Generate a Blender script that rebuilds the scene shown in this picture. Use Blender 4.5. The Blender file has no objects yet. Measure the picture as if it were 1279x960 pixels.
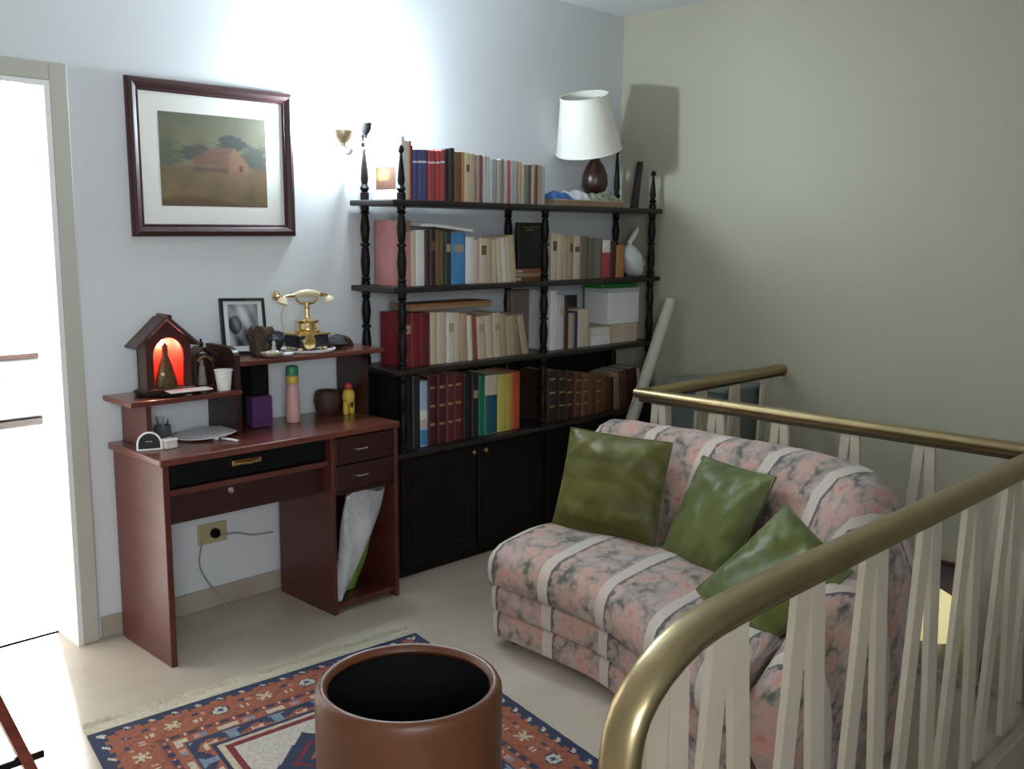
import bpy, bmesh, math, random
from mathutils import Vector, Matrix
C = bpy.context.scene.collection
SC = bpy.context.scene
PI = math.pi
random.seed(7)
V = Vector

# ------------------------------------------------------------------ camera
cam_d = bpy.data.cameras.new('camera'); cam = bpy.data.objects.new('camera', cam_d); C.objects.link(cam)
cam_d.sensor_fit = 'HORIZONTAL'; cam_d.sensor_width = 36.0
cam_d.lens = 36.0 * 1227.09 / 1279.0
cam_d.clip_start = 0.02
YAW, PITCH, ROLL = 0.7937, -0.1539, 0.0082
fw = V((math.sin(YAW)*math.cos(PITCH), math.cos(YAW)*math.cos(PITCH), math.sin(PITCH)))
rt = V((math.cos(YAW), -math.sin(YAW), 0)); up = rt.cross(fw)
rt2 = rt*math.cos(ROLL) + up*math.sin(ROLL); up2 = up*math.cos(ROLL) - rt*math.sin(ROLL)
cam.matrix_world = Matrix(((rt2.x, up2.x, -fw.x, -4.4726), (rt2.y, up2.y, -fw.y, -3.5546), (rt2.z, up2.z, -fw.z, 1.5216), (0, 0, 0, 1)))
SC.camera = cam

# ------------------------------------------------------------------ world, exposure, daylight
w = bpy.data.worlds.new('sky'); SC.world = w; w.use_nodes = True
bg = w.node_tree.nodes['Background']; bg.inputs[0].default_value = (0.93, 0.97, 1.0, 1); bg.inputs[1].default_value = 2.2
SC.view_settings.view_transform = 'Standard'
SC.view_settings.look = 'None'
SC.view_settings.exposure = 0.0
SC.view_settings.gamma = 1.0
SC.view_settings.use_curve_mapping = False

def area(name, loc, target, sx, sy, power, col):
    d = bpy.data.lights.new(name, 'AREA'); d.shape = 'RECTANGLE'; d.size = sx; d.size_y = sy
    d.energy = power; d.color = col
    o = bpy.data.objects.new(name, d); C.objects.link(o); o.location = loc
    o.rotation_euler = (V(target) - V(loc)).to_track_quat('-Z', 'Y').to_euler()
    return o
# strong daylight entering at the far room's window; and at the stair window in the front wall
area('daylight_far_room', (-1.52, 4.5, 1.6), (-3.3, -0.2, 0.2), 0.8, 1.3, 1300, (1.0, 0.98, 0.95))
sw = area('daylight_stair', (-5.2, -5.12, 1.85), (-3.1, 0, 1.0), 1.4, 1.0, 32, (0.90, 0.95, 1.0))
sw.data.spread = math.radians(115)

# ------------------------------------------------------------------ mesh helpers
def NB(): return bmesh.new()
def box(bm, x0, x1, y0, y1, z0, z1, bev=0, mi=0, seg=1):
    vs = [bm.verts.new(p) for p in ((x0,y0,z0),(x1,y0,z0),(x1,y1,z0),(x0,y1,z0),(x0,y0,z1),(x1,y0,z1),(x1,y1,z1),(x0,y1,z1))]
    fs = [bm.faces.new([vs[i] for i in q]) for q in ((0,3,2,1),(4,5,6,7),(0,1,5,4),(1,2,6,5),(2,3,7,6),(3,0,4,7))]
    for f in fs: f.material_index = mi
    if bev:
        es = list({e for f in fs for e in f.edges})
        r = bmesh.ops.bevel(bm, geom=es, offset=bev, segments=seg, affect='EDGES', profile=0.5)
        for f in r['faces']: f.material_index = mi
        vs = list({v for f in fs if f.is_valid for v in f.verts} | {v for f in r['faces'] for v in f.verts})
    return vs
def xf(vs, M):
    for v in vs: v.co = M @ v.co
def T(x, y, z): return Matrix.Translation((x, y, z))
def RX(a): return Matrix.Rotation(math.radians(a), 4, 'X')
def RY(a): return Matrix.Rotation(math.radians(a), 4, 'Y')
def RZ(a): return Matrix.Rotation(math.radians(a), 4, 'Z')
def lathe(bm, prof, M=Matrix(), n=20, mi=0, cap=True):
    rings = []; out = []
    for r, z in prof:
        ring = [bm.verts.new(M @ V((r*math.cos(2*PI*k/n), r*math.sin(2*PI*k/n), z))) for k in range(n)]
        rings.append(ring); out += ring
    for a, b in zip(rings, rings[1:]):
        for k in range(n):
            f = bm.faces.new((a[k], a[(k+1) % n], b[(k+1) % n], b[k])); f.material_index = mi
    if cap:
        for ring, flip in ((rings[0], True), (rings[-1], False)):
            f = bm.faces.new(ring[::-1] if flip else ring); f.material_index = mi
    return out
def tube(bm, pts, r, n=8, cap=True, mi=0):
    pts = [V(p) for p in pts]; rr = r if isinstance(r, (list, tuple)) else [r]*len(pts)
    rings = []; prev = None
    for i, p in enumerate(pts):
        t = (pts[min(i+1, len(pts)-1)] - pts[max(i-1, 0)]).normalized()
        if prev is None:
            a = V((0,0,1)) if abs(t.z) < .9 else V((1,0,0))
            nrm = (a - t*a.dot(t)).normalized()
        else: nrm = (prev - t*prev.dot(t)).normalized()
        prev = nrm; b = t.cross(nrm)
        rings.append([bm.verts.new(p + (nrm*math.cos(2*PI*k/n) + b*math.sin(2*PI*k/n))*rr[i]) for k in range(n)])
    for a, b in zip(rings, rings[1:]):
        for k in range(n): bm.faces.new((a[k], a[(k+1)%n], b[(k+1)%n], b[k])).material_index = mi
    if cap:
        bm.faces.new(rings[0][::-1]).material_index = mi; bm.faces.new(rings[-1]).material_index = mi
def sweep(bm, pts, prof, side0, cap=True):
    """profile (s, h) swept along pts; s along a fixed-ish side vector, h along the local up"""
    pts = [V(p) for p in pts]; rings = []
    for i, p in enumerate(pts):
        t = (pts[min(i+1, len(pts)-1)] - pts[max(i-1, 0)]).normalized()
        s = V(side0[i]) if isinstance(side0, list) else V(side0)
        s = (s - t*s.dot(t)).normalized(); u = t.cross(s).normalized()
        rings.append([bm.verts.new(p + s*a + u*b) for a, b in prof])
    n = len(prof)
    for a, b in zip(rings, rings[1:]):
        for k in range(n): bm.faces.new((a[k], a[(k+1)%n], b[(k+1)%n], b[k]))
    if cap: bm.faces.new(rings[0][::-1]); bm.faces.new(rings[-1])
def prism(bm, poly, d, mi=0):
    a = [bm.verts.new(p) for p in poly]; b = [bm.verts.new(V(p) + V(d)) for p in poly]
    fs = [bm.faces.new(a[::-1]), bm.faces.new(b)]
    for k in range(len(a)): fs.append(bm.faces.new((a[k], a[(k+1)%len(a)], b[(k+1)%len(a)], b[k])))
    for f in fs: f.material_index = mi
    return a + b
def ball(bm, c, r, sx=1, sy=1, sz=1, n=10):
    r_ = bmesh.ops.create_uvsphere(bm, u_segments=n, v_segments=max(6, n//2+2), radius=1)
    for v in r_['verts']: v.co = V((v.co.x*r*sx + c[0], v.co.y*r*sy + c[1], v.co.z*r*sz + c[2]))
    return r_['verts']
def grid(bm, nx, ny, fn, uvf=None, close=False):
    vs = [[bm.verts.new(fn(i/nx, j/ny)) for j in range(ny+1)] for i in range(nx+1)]
    uvl = bm.loops.layers.uv.verify() if uvf else None
    for i in range(nx):
        for j in range(ny):
            f = bm.faces.new((vs[i][j], vs[i+1][j], vs[i+1][j+1], vs[i][j+1]))
            if uvf:
                for l, (a, b) in zip(f.loops, ((i,j),(i+1,j),(i+1,j+1),(i,j+1))): l[uvl].uv = uvf(a/nx, b/ny)
    return vs

MW = {}
def obj(name, bm, mat, parent=None, smooth=None, label=None, local=False):
    """one mesh object; bm is in world coordinates unless local"""
    if parent is not None and not local: bm.transform(MW[parent.name].inverted())
    bmesh.ops.recalc_face_normals(bm, faces=bm.faces)
    me = bpy.data.meshes.new(name); bm.to_mesh(me); bm.free()
    for m in (mat if isinstance(mat, (list, tuple)) else [mat]): me.materials.append(m)
    if smooth:
        for p in me.polygons: p.use_smooth = True
        me.set_sharp_from_angle(angle=math.radians(smooth))
    o = bpy.data.objects.new(name, me); C.objects.link(o)
    if parent is not None: o.parent = parent
    MW[o.name] = (MW[parent.name].copy() if parent is not None else Matrix())
    if label: o['label'] = label
    return o
def thing(name, label, cat, loc, group=None, rotz=0):
    o = bpy.data.objects.new(name, None); C.objects.link(o); o.empty_display_size = .05
    o.location = loc; o.rotation_euler = (0, 0, math.radians(rotz))
    o['label'] = label; o['category'] = cat
    if group: o['group'] = group
    MW[o.name] = T(*loc) @ RZ(rotz)
    return o
def single(name, label, cat, bm, mat, loc=(0,0,0), group=None, smooth=None, rot=None):
    """a thing that is one mesh; bm in world coordinates, origin moved to loc"""
    M = T(*loc)
    if rot is not None: M = M @ rot
    bm.transform(M.inverted())
    o = obj(name, bm, mat, None, smooth)
    o.matrix_world = M; MW[o.name] = M
    o['label'] = label; o['category'] = cat
    if group: o['group'] = group
    return o
def struct(name, bm, mat, parent=None, smooth=None):
    o = obj(name, bm, mat, parent, smooth)
    if parent is None: o['kind'] = 'structure'
    return o

# ------------------------------------------------------------------ materials
def mat(name, col, rough=.5, metal=0, spec=.5, coat=0, noise=None, bump=None, trans=0, emit=None, sheen=0):
    m = bpy.data.materials.new(name); m.use_nodes = True; nt = m.node_tree; b = nt.nodes['Principled BSDF']
    b.inputs['Base Color'].default_value = (*col, 1); b.inputs['Roughness'].default_value = rough
    b.inputs['Metallic'].default_value = metal; b.inputs['Specular IOR Level'].default_value = spec
    b.inputs['Coat Weight'].default_value = coat; b.inputs['Coat Roughness'].default_value = .15
    b.inputs['Transmission Weight'].default_value = trans; b.inputs['Sheen Weight'].default_value = sheen
    if emit: b.inputs['Emission Color'].default_value = (*emit[0], 1); b.inputs['Emission Strength'].default_value = emit[1]
    tc = nt.nodes.new('ShaderNodeTexCoord')
    if noise:   # (scale xyz, second colour, detail)
        mp = nt.nodes.new('ShaderNodeMapping'); mp.inputs['Scale'].default_value = noise[0]
        nz = nt.nodes.new('ShaderNodeTexNoise'); nz.inputs['Scale'].default_value = 1; nz.inputs['Detail'].default_value = noise[2] if len(noise) > 2 else 4
        cr = nt.nodes.new('ShaderNodeValToRGB'); cr.color_ramp.elements[0].position = .32; cr.color_ramp.elements[1].position = .68
        cr.color_ramp.elements[0].color = (*col, 1); cr.color_ramp.elements[1].color = (*noise[1], 1)
        nt.links.new(tc.outputs['Object'], mp.inputs[0]); nt.links.new(mp.outputs[0], nz.inputs['Vector'])
        nt.links.new(nz.outputs['Fac'], cr.inputs[0]); nt.links.new(cr.outputs[0], b.inputs['Base Color'])
    if bump:    # (scale, strength)
        n2 = nt.nodes.new('ShaderNodeTexNoise'); n2.inputs['Scale'].default_value = bump[0]; n2.inputs['Detail'].default_value = 3
        bp_ = nt.nodes.new('ShaderNodeBump'); bp_.inputs['Strength'].default_value = bump[1]; bp_.inputs['Distance'].default_value = .01
        nt.links.new(tc.outputs['Object'], n2.inputs['Vector']); nt.links.new(n2.outputs['Fac'], bp_.inputs['Height']); nt.links.new(bp_.outputs[0], b.inputs['Normal'])
    return m
def attr_mat(name, rough=.8):
    m = mat(name, (.5,.5,.5), rough); nt = m.node_tree
    a = nt.nodes.new('ShaderNodeAttribute'); a.attribute_name = 'pattern'
    nt.links.new(a.outputs['Color'], nt.nodes['Principled BSDF'].inputs['Base Color'])
    return m
WALL = mat('painted_plaster', (.66,.68,.695), .45, spec=.4, bump=(18, .03))
WALLR = mat('satin_painted_plaster', (.42,.392,.30), .5, spec=.3, bump=(9, .02))
CEIL = mat('ceiling_paint', (.70,.71,.70), .8)
FLOOR = mat('polished_beige_stone', (.48,.41,.325), .28, noise=((2.2,5,2), (.57,.50,.41), 8))
FLOOR2 = mat('pale_stone_far_room', (.62,.60,.56), .3, noise=((3,3,3), (.56,.54,.5)))
SKIRT = mat('beige_stone_skirting', (.36,.31,.25), .35, noise=((5,5,5), (.42,.37,.30)))
CASING = mat('casing_paint', (.47,.46,.40), .5)
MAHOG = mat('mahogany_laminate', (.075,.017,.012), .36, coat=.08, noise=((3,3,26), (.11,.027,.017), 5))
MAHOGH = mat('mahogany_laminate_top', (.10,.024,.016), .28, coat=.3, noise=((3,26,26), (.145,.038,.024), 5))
MAHOGD = mat('dark_shaded_mahogany', (.026,.0065,.006), .38, noise=((22,4,4), (.036,.009,.0075), 4))  # dark mahogany, deepened further to put the desk front's shade into the colour
BLACKT = mat('black_tray_laminate', (.005,.005,.006), .5, spec=.15)
BLACK = mat('black_lacquer_wood', (.006,.005,.0045), .42, spec=.18, noise=((4,4,20), (.009,.007,.006)), bump=(40, .03))
SHELFM = mat('black_lacquer_shelf', (.009,.0075,.007), .42, noise=((14,4,4), (.02,.015,.013)))
BRASS = mat('antique_brass', (.66,.47,.20), .3, metal=1, noise=((30,30,30), (.55,.38,.16)))
GOLD = mat('polished_gold', (.85,.62,.28), .22, metal=1)
CHROME = mat('chrome', (.75,.75,.75), .2, metal=1)
RAIL = mat('gold_anodised_rail', (.47,.37,.20), .34, metal=1, noise=((6,6,6), (.40,.31,.17)))
RAILD = mat('rail_underside', (.06,.045,.025), .5, metal=.6)
IRON = mat('cream_painted_iron', (.53,.465,.36), .42, noise=((8,8,8), (.48,.42,.325)))
WHITE = mat('white_plastic', (.80,.80,.79), .4)
CREAMP = mat('aged_paper', (.62,.54,.42), .8, noise=((40,40,220), (.70,.62,.50)))

# ------------------------------------------------------------------ setting
CZ = 2.70
DX0, DX1, DZ = -3.95, -3.125, 2.015
bm = NB()
box(bm, -6.3, DX0, 0, .18, -.1, CZ); box(bm, DX1, .0, 0, .18, -.1, CZ); box(bm, DX0, DX1, 0, .18, DZ, CZ)
struct('wall_back', bm, WALL)
bm = NB(); box(bm, 0, .18, -5.2, .18, -2.9, CZ); struct('wall_right', bm, WALLR)
bm = NB(); box(bm, -6.42, -6.3, -5.3, .18, -.1, CZ); struct('wall_left', bm, WALL)
bm = NB()   # front wall with the landing window
box(bm, -6.3, -5.95, -5.32, -5.2, -2.9, CZ); box(bm, -4.45, .18, -5.32, -5.2, -2.9, CZ); box(bm, -5.95, -4.45, -5.32, -5.2, -2.9, 1.3); box(bm, -5.95, -4.45, -5.32, -5.2, 2.4, CZ)
struct('wall_front', bm, WALL)
bm = NB(); box(bm, -6.42, .18, -5.32, .18, CZ, CZ+.12); struct('ceiling', bm, CEIL)
bm = NB()
box(bm, -6.3, 0, -1.10, 0, -.16, 0); box(bm, -6.3, -1.135, -2.70, -1.10, -.16, 0); box(bm, -6.3, -3.42, -5.2, -2.70, -.16, 0); box(bm, DX0+.018, DX1-.018, 0, .165, -.16, 0)
struct('floor', bm, FLOOR)
bm = NB(); box(bm, -3.42, 0, -5.2, -1.10, -1.02, -.92); struct('floor_lower_landing', bm, FLOOR)
# landing window
wn = NB(); box(wn, -5.95, -5.9, -5.30, -5.23, 1.3, 2.4); box(wn, -4.5, -4.45, -5.30, -5.23, 1.3, 2.4)
box(wn, -5.9, -4.5, -5.30, -5.23, 1.3, 1.35); box(wn, -5.9, -4.5, -5.30, -5.23, 2.35, 2.4); box(wn, -5.22, -5.18, -5.30, -5.23, 1.35, 2.35)
struct('window_1', wn, WHITE)
# skirtings
bm = NB(); box(bm, DX1+.075, -.001, -.013, 0, 0, .082, .003); struct('baseboard_back', bm, SKIRT)
bm = NB(); box(bm, -.013, 0, -1.09, -.013, 0, .082, .003); struct('baseboard_right', bm, SKIRT)
bm = NB(); box(bm, -.013, 0, -5.2, -1.12, -.92, -.83, .003); struct('baseboard_lower', bm, SKIRT)
# door casing of the far room
dr = NB()
box(dr, DX1-.0, DX1+.062, -.022, .0, 0, DZ+.062, .004); box(dr, DX0-.062, DX0, -.022, 0, 0, DZ+.062, .004); box(dr, DX0, DX1, -.022, 0, DZ, DZ+.062, .004)
d1 = struct('door_1', dr, CASING)
bm = NB(); box(bm, DX1-.018, DX1, -.022, .19, 0, DZ); struct('jamb', bm, WHITE, d1)  # jamb lining coloured white, paler than the casing, to paint in doorway glare
bm = NB(); box(bm, DX0, DX0+.018, -.022, .19, 0, DZ); struct('jamb', bm, WHITE, d1)
bm = NB(); box(bm, DX0+.018, DX1-.018, -.022, .19, DZ-.018, DZ); struct('head_jamb', bm, WHITE, d1)
bm = NB(); box(bm, DX0+.018, DX1-.018, .165, .183, -.10, .002); struct('trim_1', bm, mat('black_rubber_strip', (.002,.002,.002), 1.0, spec=0))
# far room
bm = NB(); box(bm, -6.3, -.6, .183, 4.8, -.16, 0); struct('floor_far_room', bm, FLOOR2)
bm = NB(); box(bm, -6.42, -.5, .18, 4.9, CZ, CZ+.12); struct('ceiling_far_room', bm, CEIL)
bm = NB()
box(bm, -6.3, -2.0, 4.6, 4.8, 0, CZ); box(bm, -1.04, -.6, 4.6, 4.8, 0, CZ); box(bm, -2.0, -1.04, 4.6, 4.8, 0, .85); box(bm, -2.0, -1.04, 4.6, 4.8, 2.35, CZ)
struct('wall_far_room_back', bm, WALL)
bm = NB(); box(bm, -.6, -.5, .18, 4.8, 0, CZ); struct('wall_far_room_right', bm, WALL)
bm = NB(); box(bm, -6.42, -6.3, .18, 4.8, 0, CZ); struct('wall_far_room_left', bm, WALL)
bm = NB(); box(bm, -2.0, -1.95, 4.62, 4.68, .85, 2.35); box(bm, -1.09, -1.04, 4.62, 4.68, .85, 2.35); box(bm, -1.95, -1.09, 4.62, 4.68, .85, .9); box(bm, -1.95, -1.09, 4.62, 4.68, 2.3, 2.35)
struct('window_2', bm, WHITE)
bm = NB(); box(bm, -3.5, .0, -1.08, -1.0, -1.02, -.16); struct('wall_stairwell_back', bm, WALLR)
bm = NB(); box(bm, -3.5, -3.42, -5.2, -1.08, -1.02, -.16); struct('wall_stairwell_left', bm, WALLR)
# stair going down beside the landing, below the near railing
st = NB(); box(st, -3.46, -3.40, -5.2, -2.70, -.92, -.001); sroot = struct('staircase', st, FLOOR)
sroot['kind'] = 'structure'
for k in range(5):
    bm = NB(); z = -.153*(k+1)
    box(bm, -3.40 + .28*k, -3.11 + .28*k, -4.0, -2.71, -.92, z, .006)
    struct('stair_step', bm, FLOOR, sroot)
# curbs under the railings (edge of the slab)
bm = NB(); box(bm, -1.15, -1.115, -2.70, -1.10, -.17, .03, .004); box(bm, -1.115, 0, -1.115, -1.08, -.17, .03, .004); box(bm, -3.42, -1.115, -2.715, -2.68, -.17, .03, .004)
struct('trim_2', bm, SKIRT)

# ------------------------------------------------------------------ railings
RZ_ = .872
prof = [(-.017,-.036),(.017,-.036),(.019,-.025),(.030,-.022),(.035,-.012),(.034,.000),(.026,.011),(.012,.016),(-.012,.016),(-.026,.011),(-.034,.000),(-.035,-.012),(-.030,-.022),(-.019,-.025)]
def rail_obj(name, pts, side, parent, k=1.0):
    bm = NB(); sweep(bm, pts, [(a*k, b*k) for a, b in prof], side); return obj(name, bm, RAIL, parent, 40)
def baluster(c, d, parent, ztop, zbot=.028, hw=.028, spread=.105):
    """a pair of flat cream bars welded at the top and splaying downwards; c on the rail line, d along it"""
    c = V(c); d = V(d).normalized(); n = V((0,0,1)).cross(d)
    th = .008
    for s in (-1, 1):
        bm = NB()
        t0 = c + d*(s*(hw-.0005)); b0 = c + d*(s*spread)
        a = [V((t0.x,t0.y,ztop)) - d*hw, V((t0.x,t0.y,ztop)) + d*hw, V((b0.x,b0.y,zbot)) + d*hw, V((b0.x,b0.y,zbot)) - d*hw]
        prism(bm, [p - n*th for p in a], n*(2*th))
        obj('baluster', bm, IRON, parent)
rail = thing('stair_railing', 'gold railing on cream splayed balusters, its end curving down in the foreground', 'railing', (-2.3,-2.663,0))
Yr = -2.663
pts = [(-3.325,Yr,z_) for z_ in (.02,.30,.50,.60)]
pts += [(x_,Yr,z_) for x_, z_ in ((-3.325,.66),(-3.322,.70),(-3.314,.738),(-3.298,.77),(-3.272,.797),(-3.238,.820),(-3.195,.840),(-3.14,.857),(-3.06,.868))]
pts += [(-2.9,Yr,RZ_+.002),(-2.3,Yr,RZ_+.002),(-1.6,Yr,RZ_),(-1.158,Yr,RZ_)]
rail_obj('handrail', pts, (0,1,0), rail, 1.06)
for x in (-3.195,-3.01,-2.718,-2.42,-2.115,-1.83,-1.53,-1.27):
    baluster((x,Yr,0), (1,0,0), rail, RZ_-.034 if x > -3.1 else RZ_-.050, spread=.105 if x > -3.1 else .05)
RZ2 = .860
rail2 = thing('landing_railing', 'long gold railing running behind the sofa and returning to the right wall', 'railing', (-1.158,-1.85,0))
rail_obj('handrail', [(-1.158,-1.040,RZ2),(-1.158,-1.4,RZ2),(-1.158,-2.0,RZ2),(-1.158,-2.63,RZ2)], (1,0,0), rail2, .80)
rail_obj('handrail', [(-1.12,-1.074,RZ2),(-.6,-1.074,RZ2),(-.004,-1.074,RZ2)], (0,1,0), rail2, .80)
bm = NB(); box(bm, -1.172, -1.144, -2.62, -1.06, RZ2-.043, RZ2-.0285, .001); obj('support_bar', bm, RAILD, rail2)
bm = NB(); box(bm, -1.144, -.004, -1.088, -1.060, RZ2-.043, RZ2-.0285, .001); obj('support_bar', bm, RAILD, rail2)
for y in (-1.16,-1.44,-1.72,-2.0,-2.265,-2.55): baluster((-1.158,y,0), (0,1,0), rail2, RZ2-.042, hw=.017, spread=.075)
for x in (-1.0,-.72,-.44,-.16): baluster((x,-1.074,0), (1,0,0), rail2, RZ2-.042, hw=.017, spread=.075)
bm = NB(); lathe(bm, [(.03,0),(.03,.012)], T(-.0005,-1.074,RZ2-.02) @ RY(-90), 16); obj('wall_flange', bm, RAIL, rail2, 40)

# ------------------------------------------------------------------ bookcase
BX = (-1.82, -.93, -.07); BYF, BYB = -.286, -.035
ST = .024
bc = thing('bookcase', 'tall black bookcase with turned posts and two closed cupboards filling the corner', 'bookcase', (-.945,-.16,0))
bm = NB(); box(bm, -1.86, -.03, -.292, -.012, .03, .567-.022); obj('base_cabinet', bm, BLACK, bc)
bm = NB(); box(bm, -1.85, -.04, -.280, -.02, 0, .03); obj('plinth', bm, BLACK, bc)
bm = NB(); box(bm, -1.845, -.045, -.020, -.012, .567, .909); obj('back_panel', bm, BLACK, bc)
bm = NB(); box(bm, -1.885, -.012, -.312, -.006, .545, .567, .005, seg=2); obj('cabinet_top', bm, SHELFM, bc)
for x0, x1 in ((-1.84,-1.40),(-1.385,-.945),(-.915,-.485),(-.47,-.05)):
    bm = NB(); box(bm, x0, x1, -.306, -.292, .055, .535, .004)
    d = obj('door', bm, BLACK, bc)
    bm = NB()
    for a, b, c_, e in ((x0+.05,x1-.05,.10,.115),(x0+.05,x1-.05,.475,.49),(x0+.05,x0+.065,.115,.475),(x1-.065,x1-.05,.115,.475)): box(bm, a, b, -.311, -.306, c_, e, .002)
    obj('moulding', bm, BLACK, d)
    bm = NB(); kx = x1-.03 if x0 in (-1.84,-.915) else x0+.03
    lathe(bm, [(.005,0),(.005,.010),(.011,.014),(.011,.020),(.006,.024)], T(kx,-.306,.515) @ RX(90), 12); obj('knob', bm, BRASS, d, 40)
for z in (.933, 1.286, 1.652):
    bm = NB(); box(bm, -1.885, -.012, -.312, -.010, z-ST, z, .006, seg=2); obj('shelf', bm, SHELFM, bc)
def spindle(x, y, z0, z1, parent, final=False):
    h = z1 - z0; p = []
    if not final:
        for t, r in ((0,.019),(.05,.019),(.055,.014),(.08,.021),(.11,.014),(.14,.017),(.30,.021),(.46,.016),(.49,.012),(.50,.021),(.53,.021),(.54,.012),(.57,.016),(.72,.021),(.86,.016),(.89,.013),(.92,.021),(.945,.014),(.95,.019),(1,.019)):
            p.append((r, z0 + t*h))
    else:
        for t, r in ((0,.019),(.12,.019),(.14,.012),(.20,.021),(.26,.012),(.34,.017),(.55,.013),(.80,.007),(.84,.006),(.87,.013),(.93,.014),(.97,.009),(1,.002)):
            p.append((r, z0 + t*h))
    bm = NB(); lathe(bm, p, T(x, y, 0), 14); return obj('post' if not final else 'finial', bm, BLACK, parent, 35)
levels = [(.567,.933-ST),(.933,1.286-ST),(1.286,1.652-ST)]
for x in BX:
    for y in (BYF, BYB):
        for z0, z1 in levels: spindle(x, y, z0, z1, bc)
        spindle(x, y, 1.652, 1.652 + (.225 if y == BYF else (.265 if x < -1.5 else .36)) - (.02 if x > -.5 and y == BYF else 0), bc, True) if not (x == -.93) else None

# ------------------------------------------------------------------ desk
dk = thing('desk', 'dark red wooden computer desk with a raised back shelf and drawer pedestal against the wall', 'desk', (-2.48,-.23,0))
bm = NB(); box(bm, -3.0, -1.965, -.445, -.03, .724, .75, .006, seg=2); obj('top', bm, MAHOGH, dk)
bm = NB(); box(bm, -2.985, -2.962, -.43, -.04, 0, .724, .002); obj('side_panel', bm, MAHOG, dk)
bm = NB(); box(bm, -2.962, -2.305, -.37, -.352, .497, .62); box(bm, -2.962, -2.305, -.425, -.352, .612, .632)
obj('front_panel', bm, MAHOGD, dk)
bm = NB(); box(bm, -2.962, -2.305, -.428, -.415, .614, .634, .002); obj('rail_strip', bm, MAHOG, dk)
tr = NB(); box(tr, -2.955, -2.31, -.402, -.06, .640, .658); box(tr, -2.955, -2.31, -.412, -.402, .640, .716, .002); tray = obj('keyboard_tray', tr, BLACKT, dk)
bm = NB(); tube(bm, [(-2.70,-.413,.688),(-2.69,-.428,.690),(-2.655,-.432,.686),(-2.62,-.428,.690),(-2.61,-.413,.688)], .006, 8); box(bm, -2.715, -2.595, -.416, -.412, .678, .698, .002); obj('handle', bm, BRASS, tray, 40)
bm = NB(); lathe(bm, [(.012,0),(.012,.004),(.007,.006)], T(-2.70,-.37,.58) @ RX(90), 14); obj('lock', bm, CHROME, dk, 40)
# pedestal
bm = NB(); box(bm, -2.302, -2.284, -.438, -.05, 0, .724, .002); obj('side_panel', bm, MAHOG, dk)
bm = NB(); box(bm, -1.989, -1.971, -.438, -.05, 0, .724, .002); obj('side_panel', bm, MAHOG, dk)
bm = NB(); box(bm, -2.284, -1.989, -.062, -.05, .03, .724); obj('back_panel', bm, MAHOGD, dk)
bm = NB(); box(bm, -2.284, -1.989, -.430, -.062, .022, .042, .002); obj('bottom_shelf', bm, MAHOG, dk)
bm = NB(); box(bm, -2.284, -1.989, -.43, -.062, .488, .504); obj('niche_ceiling', bm, MAHOGD, dk)
for z0, z1, hz in ((.508,.604,.560),(.610,.718,.668)):
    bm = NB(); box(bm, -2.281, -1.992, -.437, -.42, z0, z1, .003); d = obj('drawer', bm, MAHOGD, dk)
    bm = NB(); tube(bm, [(-2.195,-.437,hz),(-2.190,-.452,hz),(-2.165,-.456,hz),(-2.14,-.452,hz),(-2.135,-.437,hz)], .0045, 8); obj('handle', bm, CHROME, d, 40)
# hutch
bm = NB(); box(bm, -3.01, -2.575, -.262, -.032, .905, .925, .004, seg=2); obj('low_shelf', bm, MAHOGH, dk)
bm = NB(); box(bm, -2.945, -2.925, -.24, -.035, .75, .905, .002); obj('shelf_support', bm, MAHOG, dk)
bm = NB(); box(bm, -2.575, -1.895, -.262, -.032, 1.012, 1.032, .004, seg=2); obj('high_shelf', bm, MAHOGH, dk)
def upright(x0, x1, y0, y1, z0, z1):
    bm = NB(); r = .04; poly = [(x0,y0,z0),(x0,y1,z0),(x0,y1,z1)]
    for k in range(7):
        a = PI/2*k/6; poly.append((x0, y0 + r*1.8*(1-math.sin(a)), z1 - r*(1-math.cos(a))))
    prism(bm, poly, (x1-x0,0,0)); return obj('upright', bm, MAHOGD, dk)
upright(-2.597,-2.575,-.25,-.035,.75,1.085); upright(-1.985,-1.963,-.23,-.035,.75,1.012); upright(-1.985,-1.963,-.13,-.035,1.032,1.075)
bm = NB(); box(bm, -2.475, -2.40, -.16, -.04, .75, 1.012); obj('divider', bm, BLACKT, dk)

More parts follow.
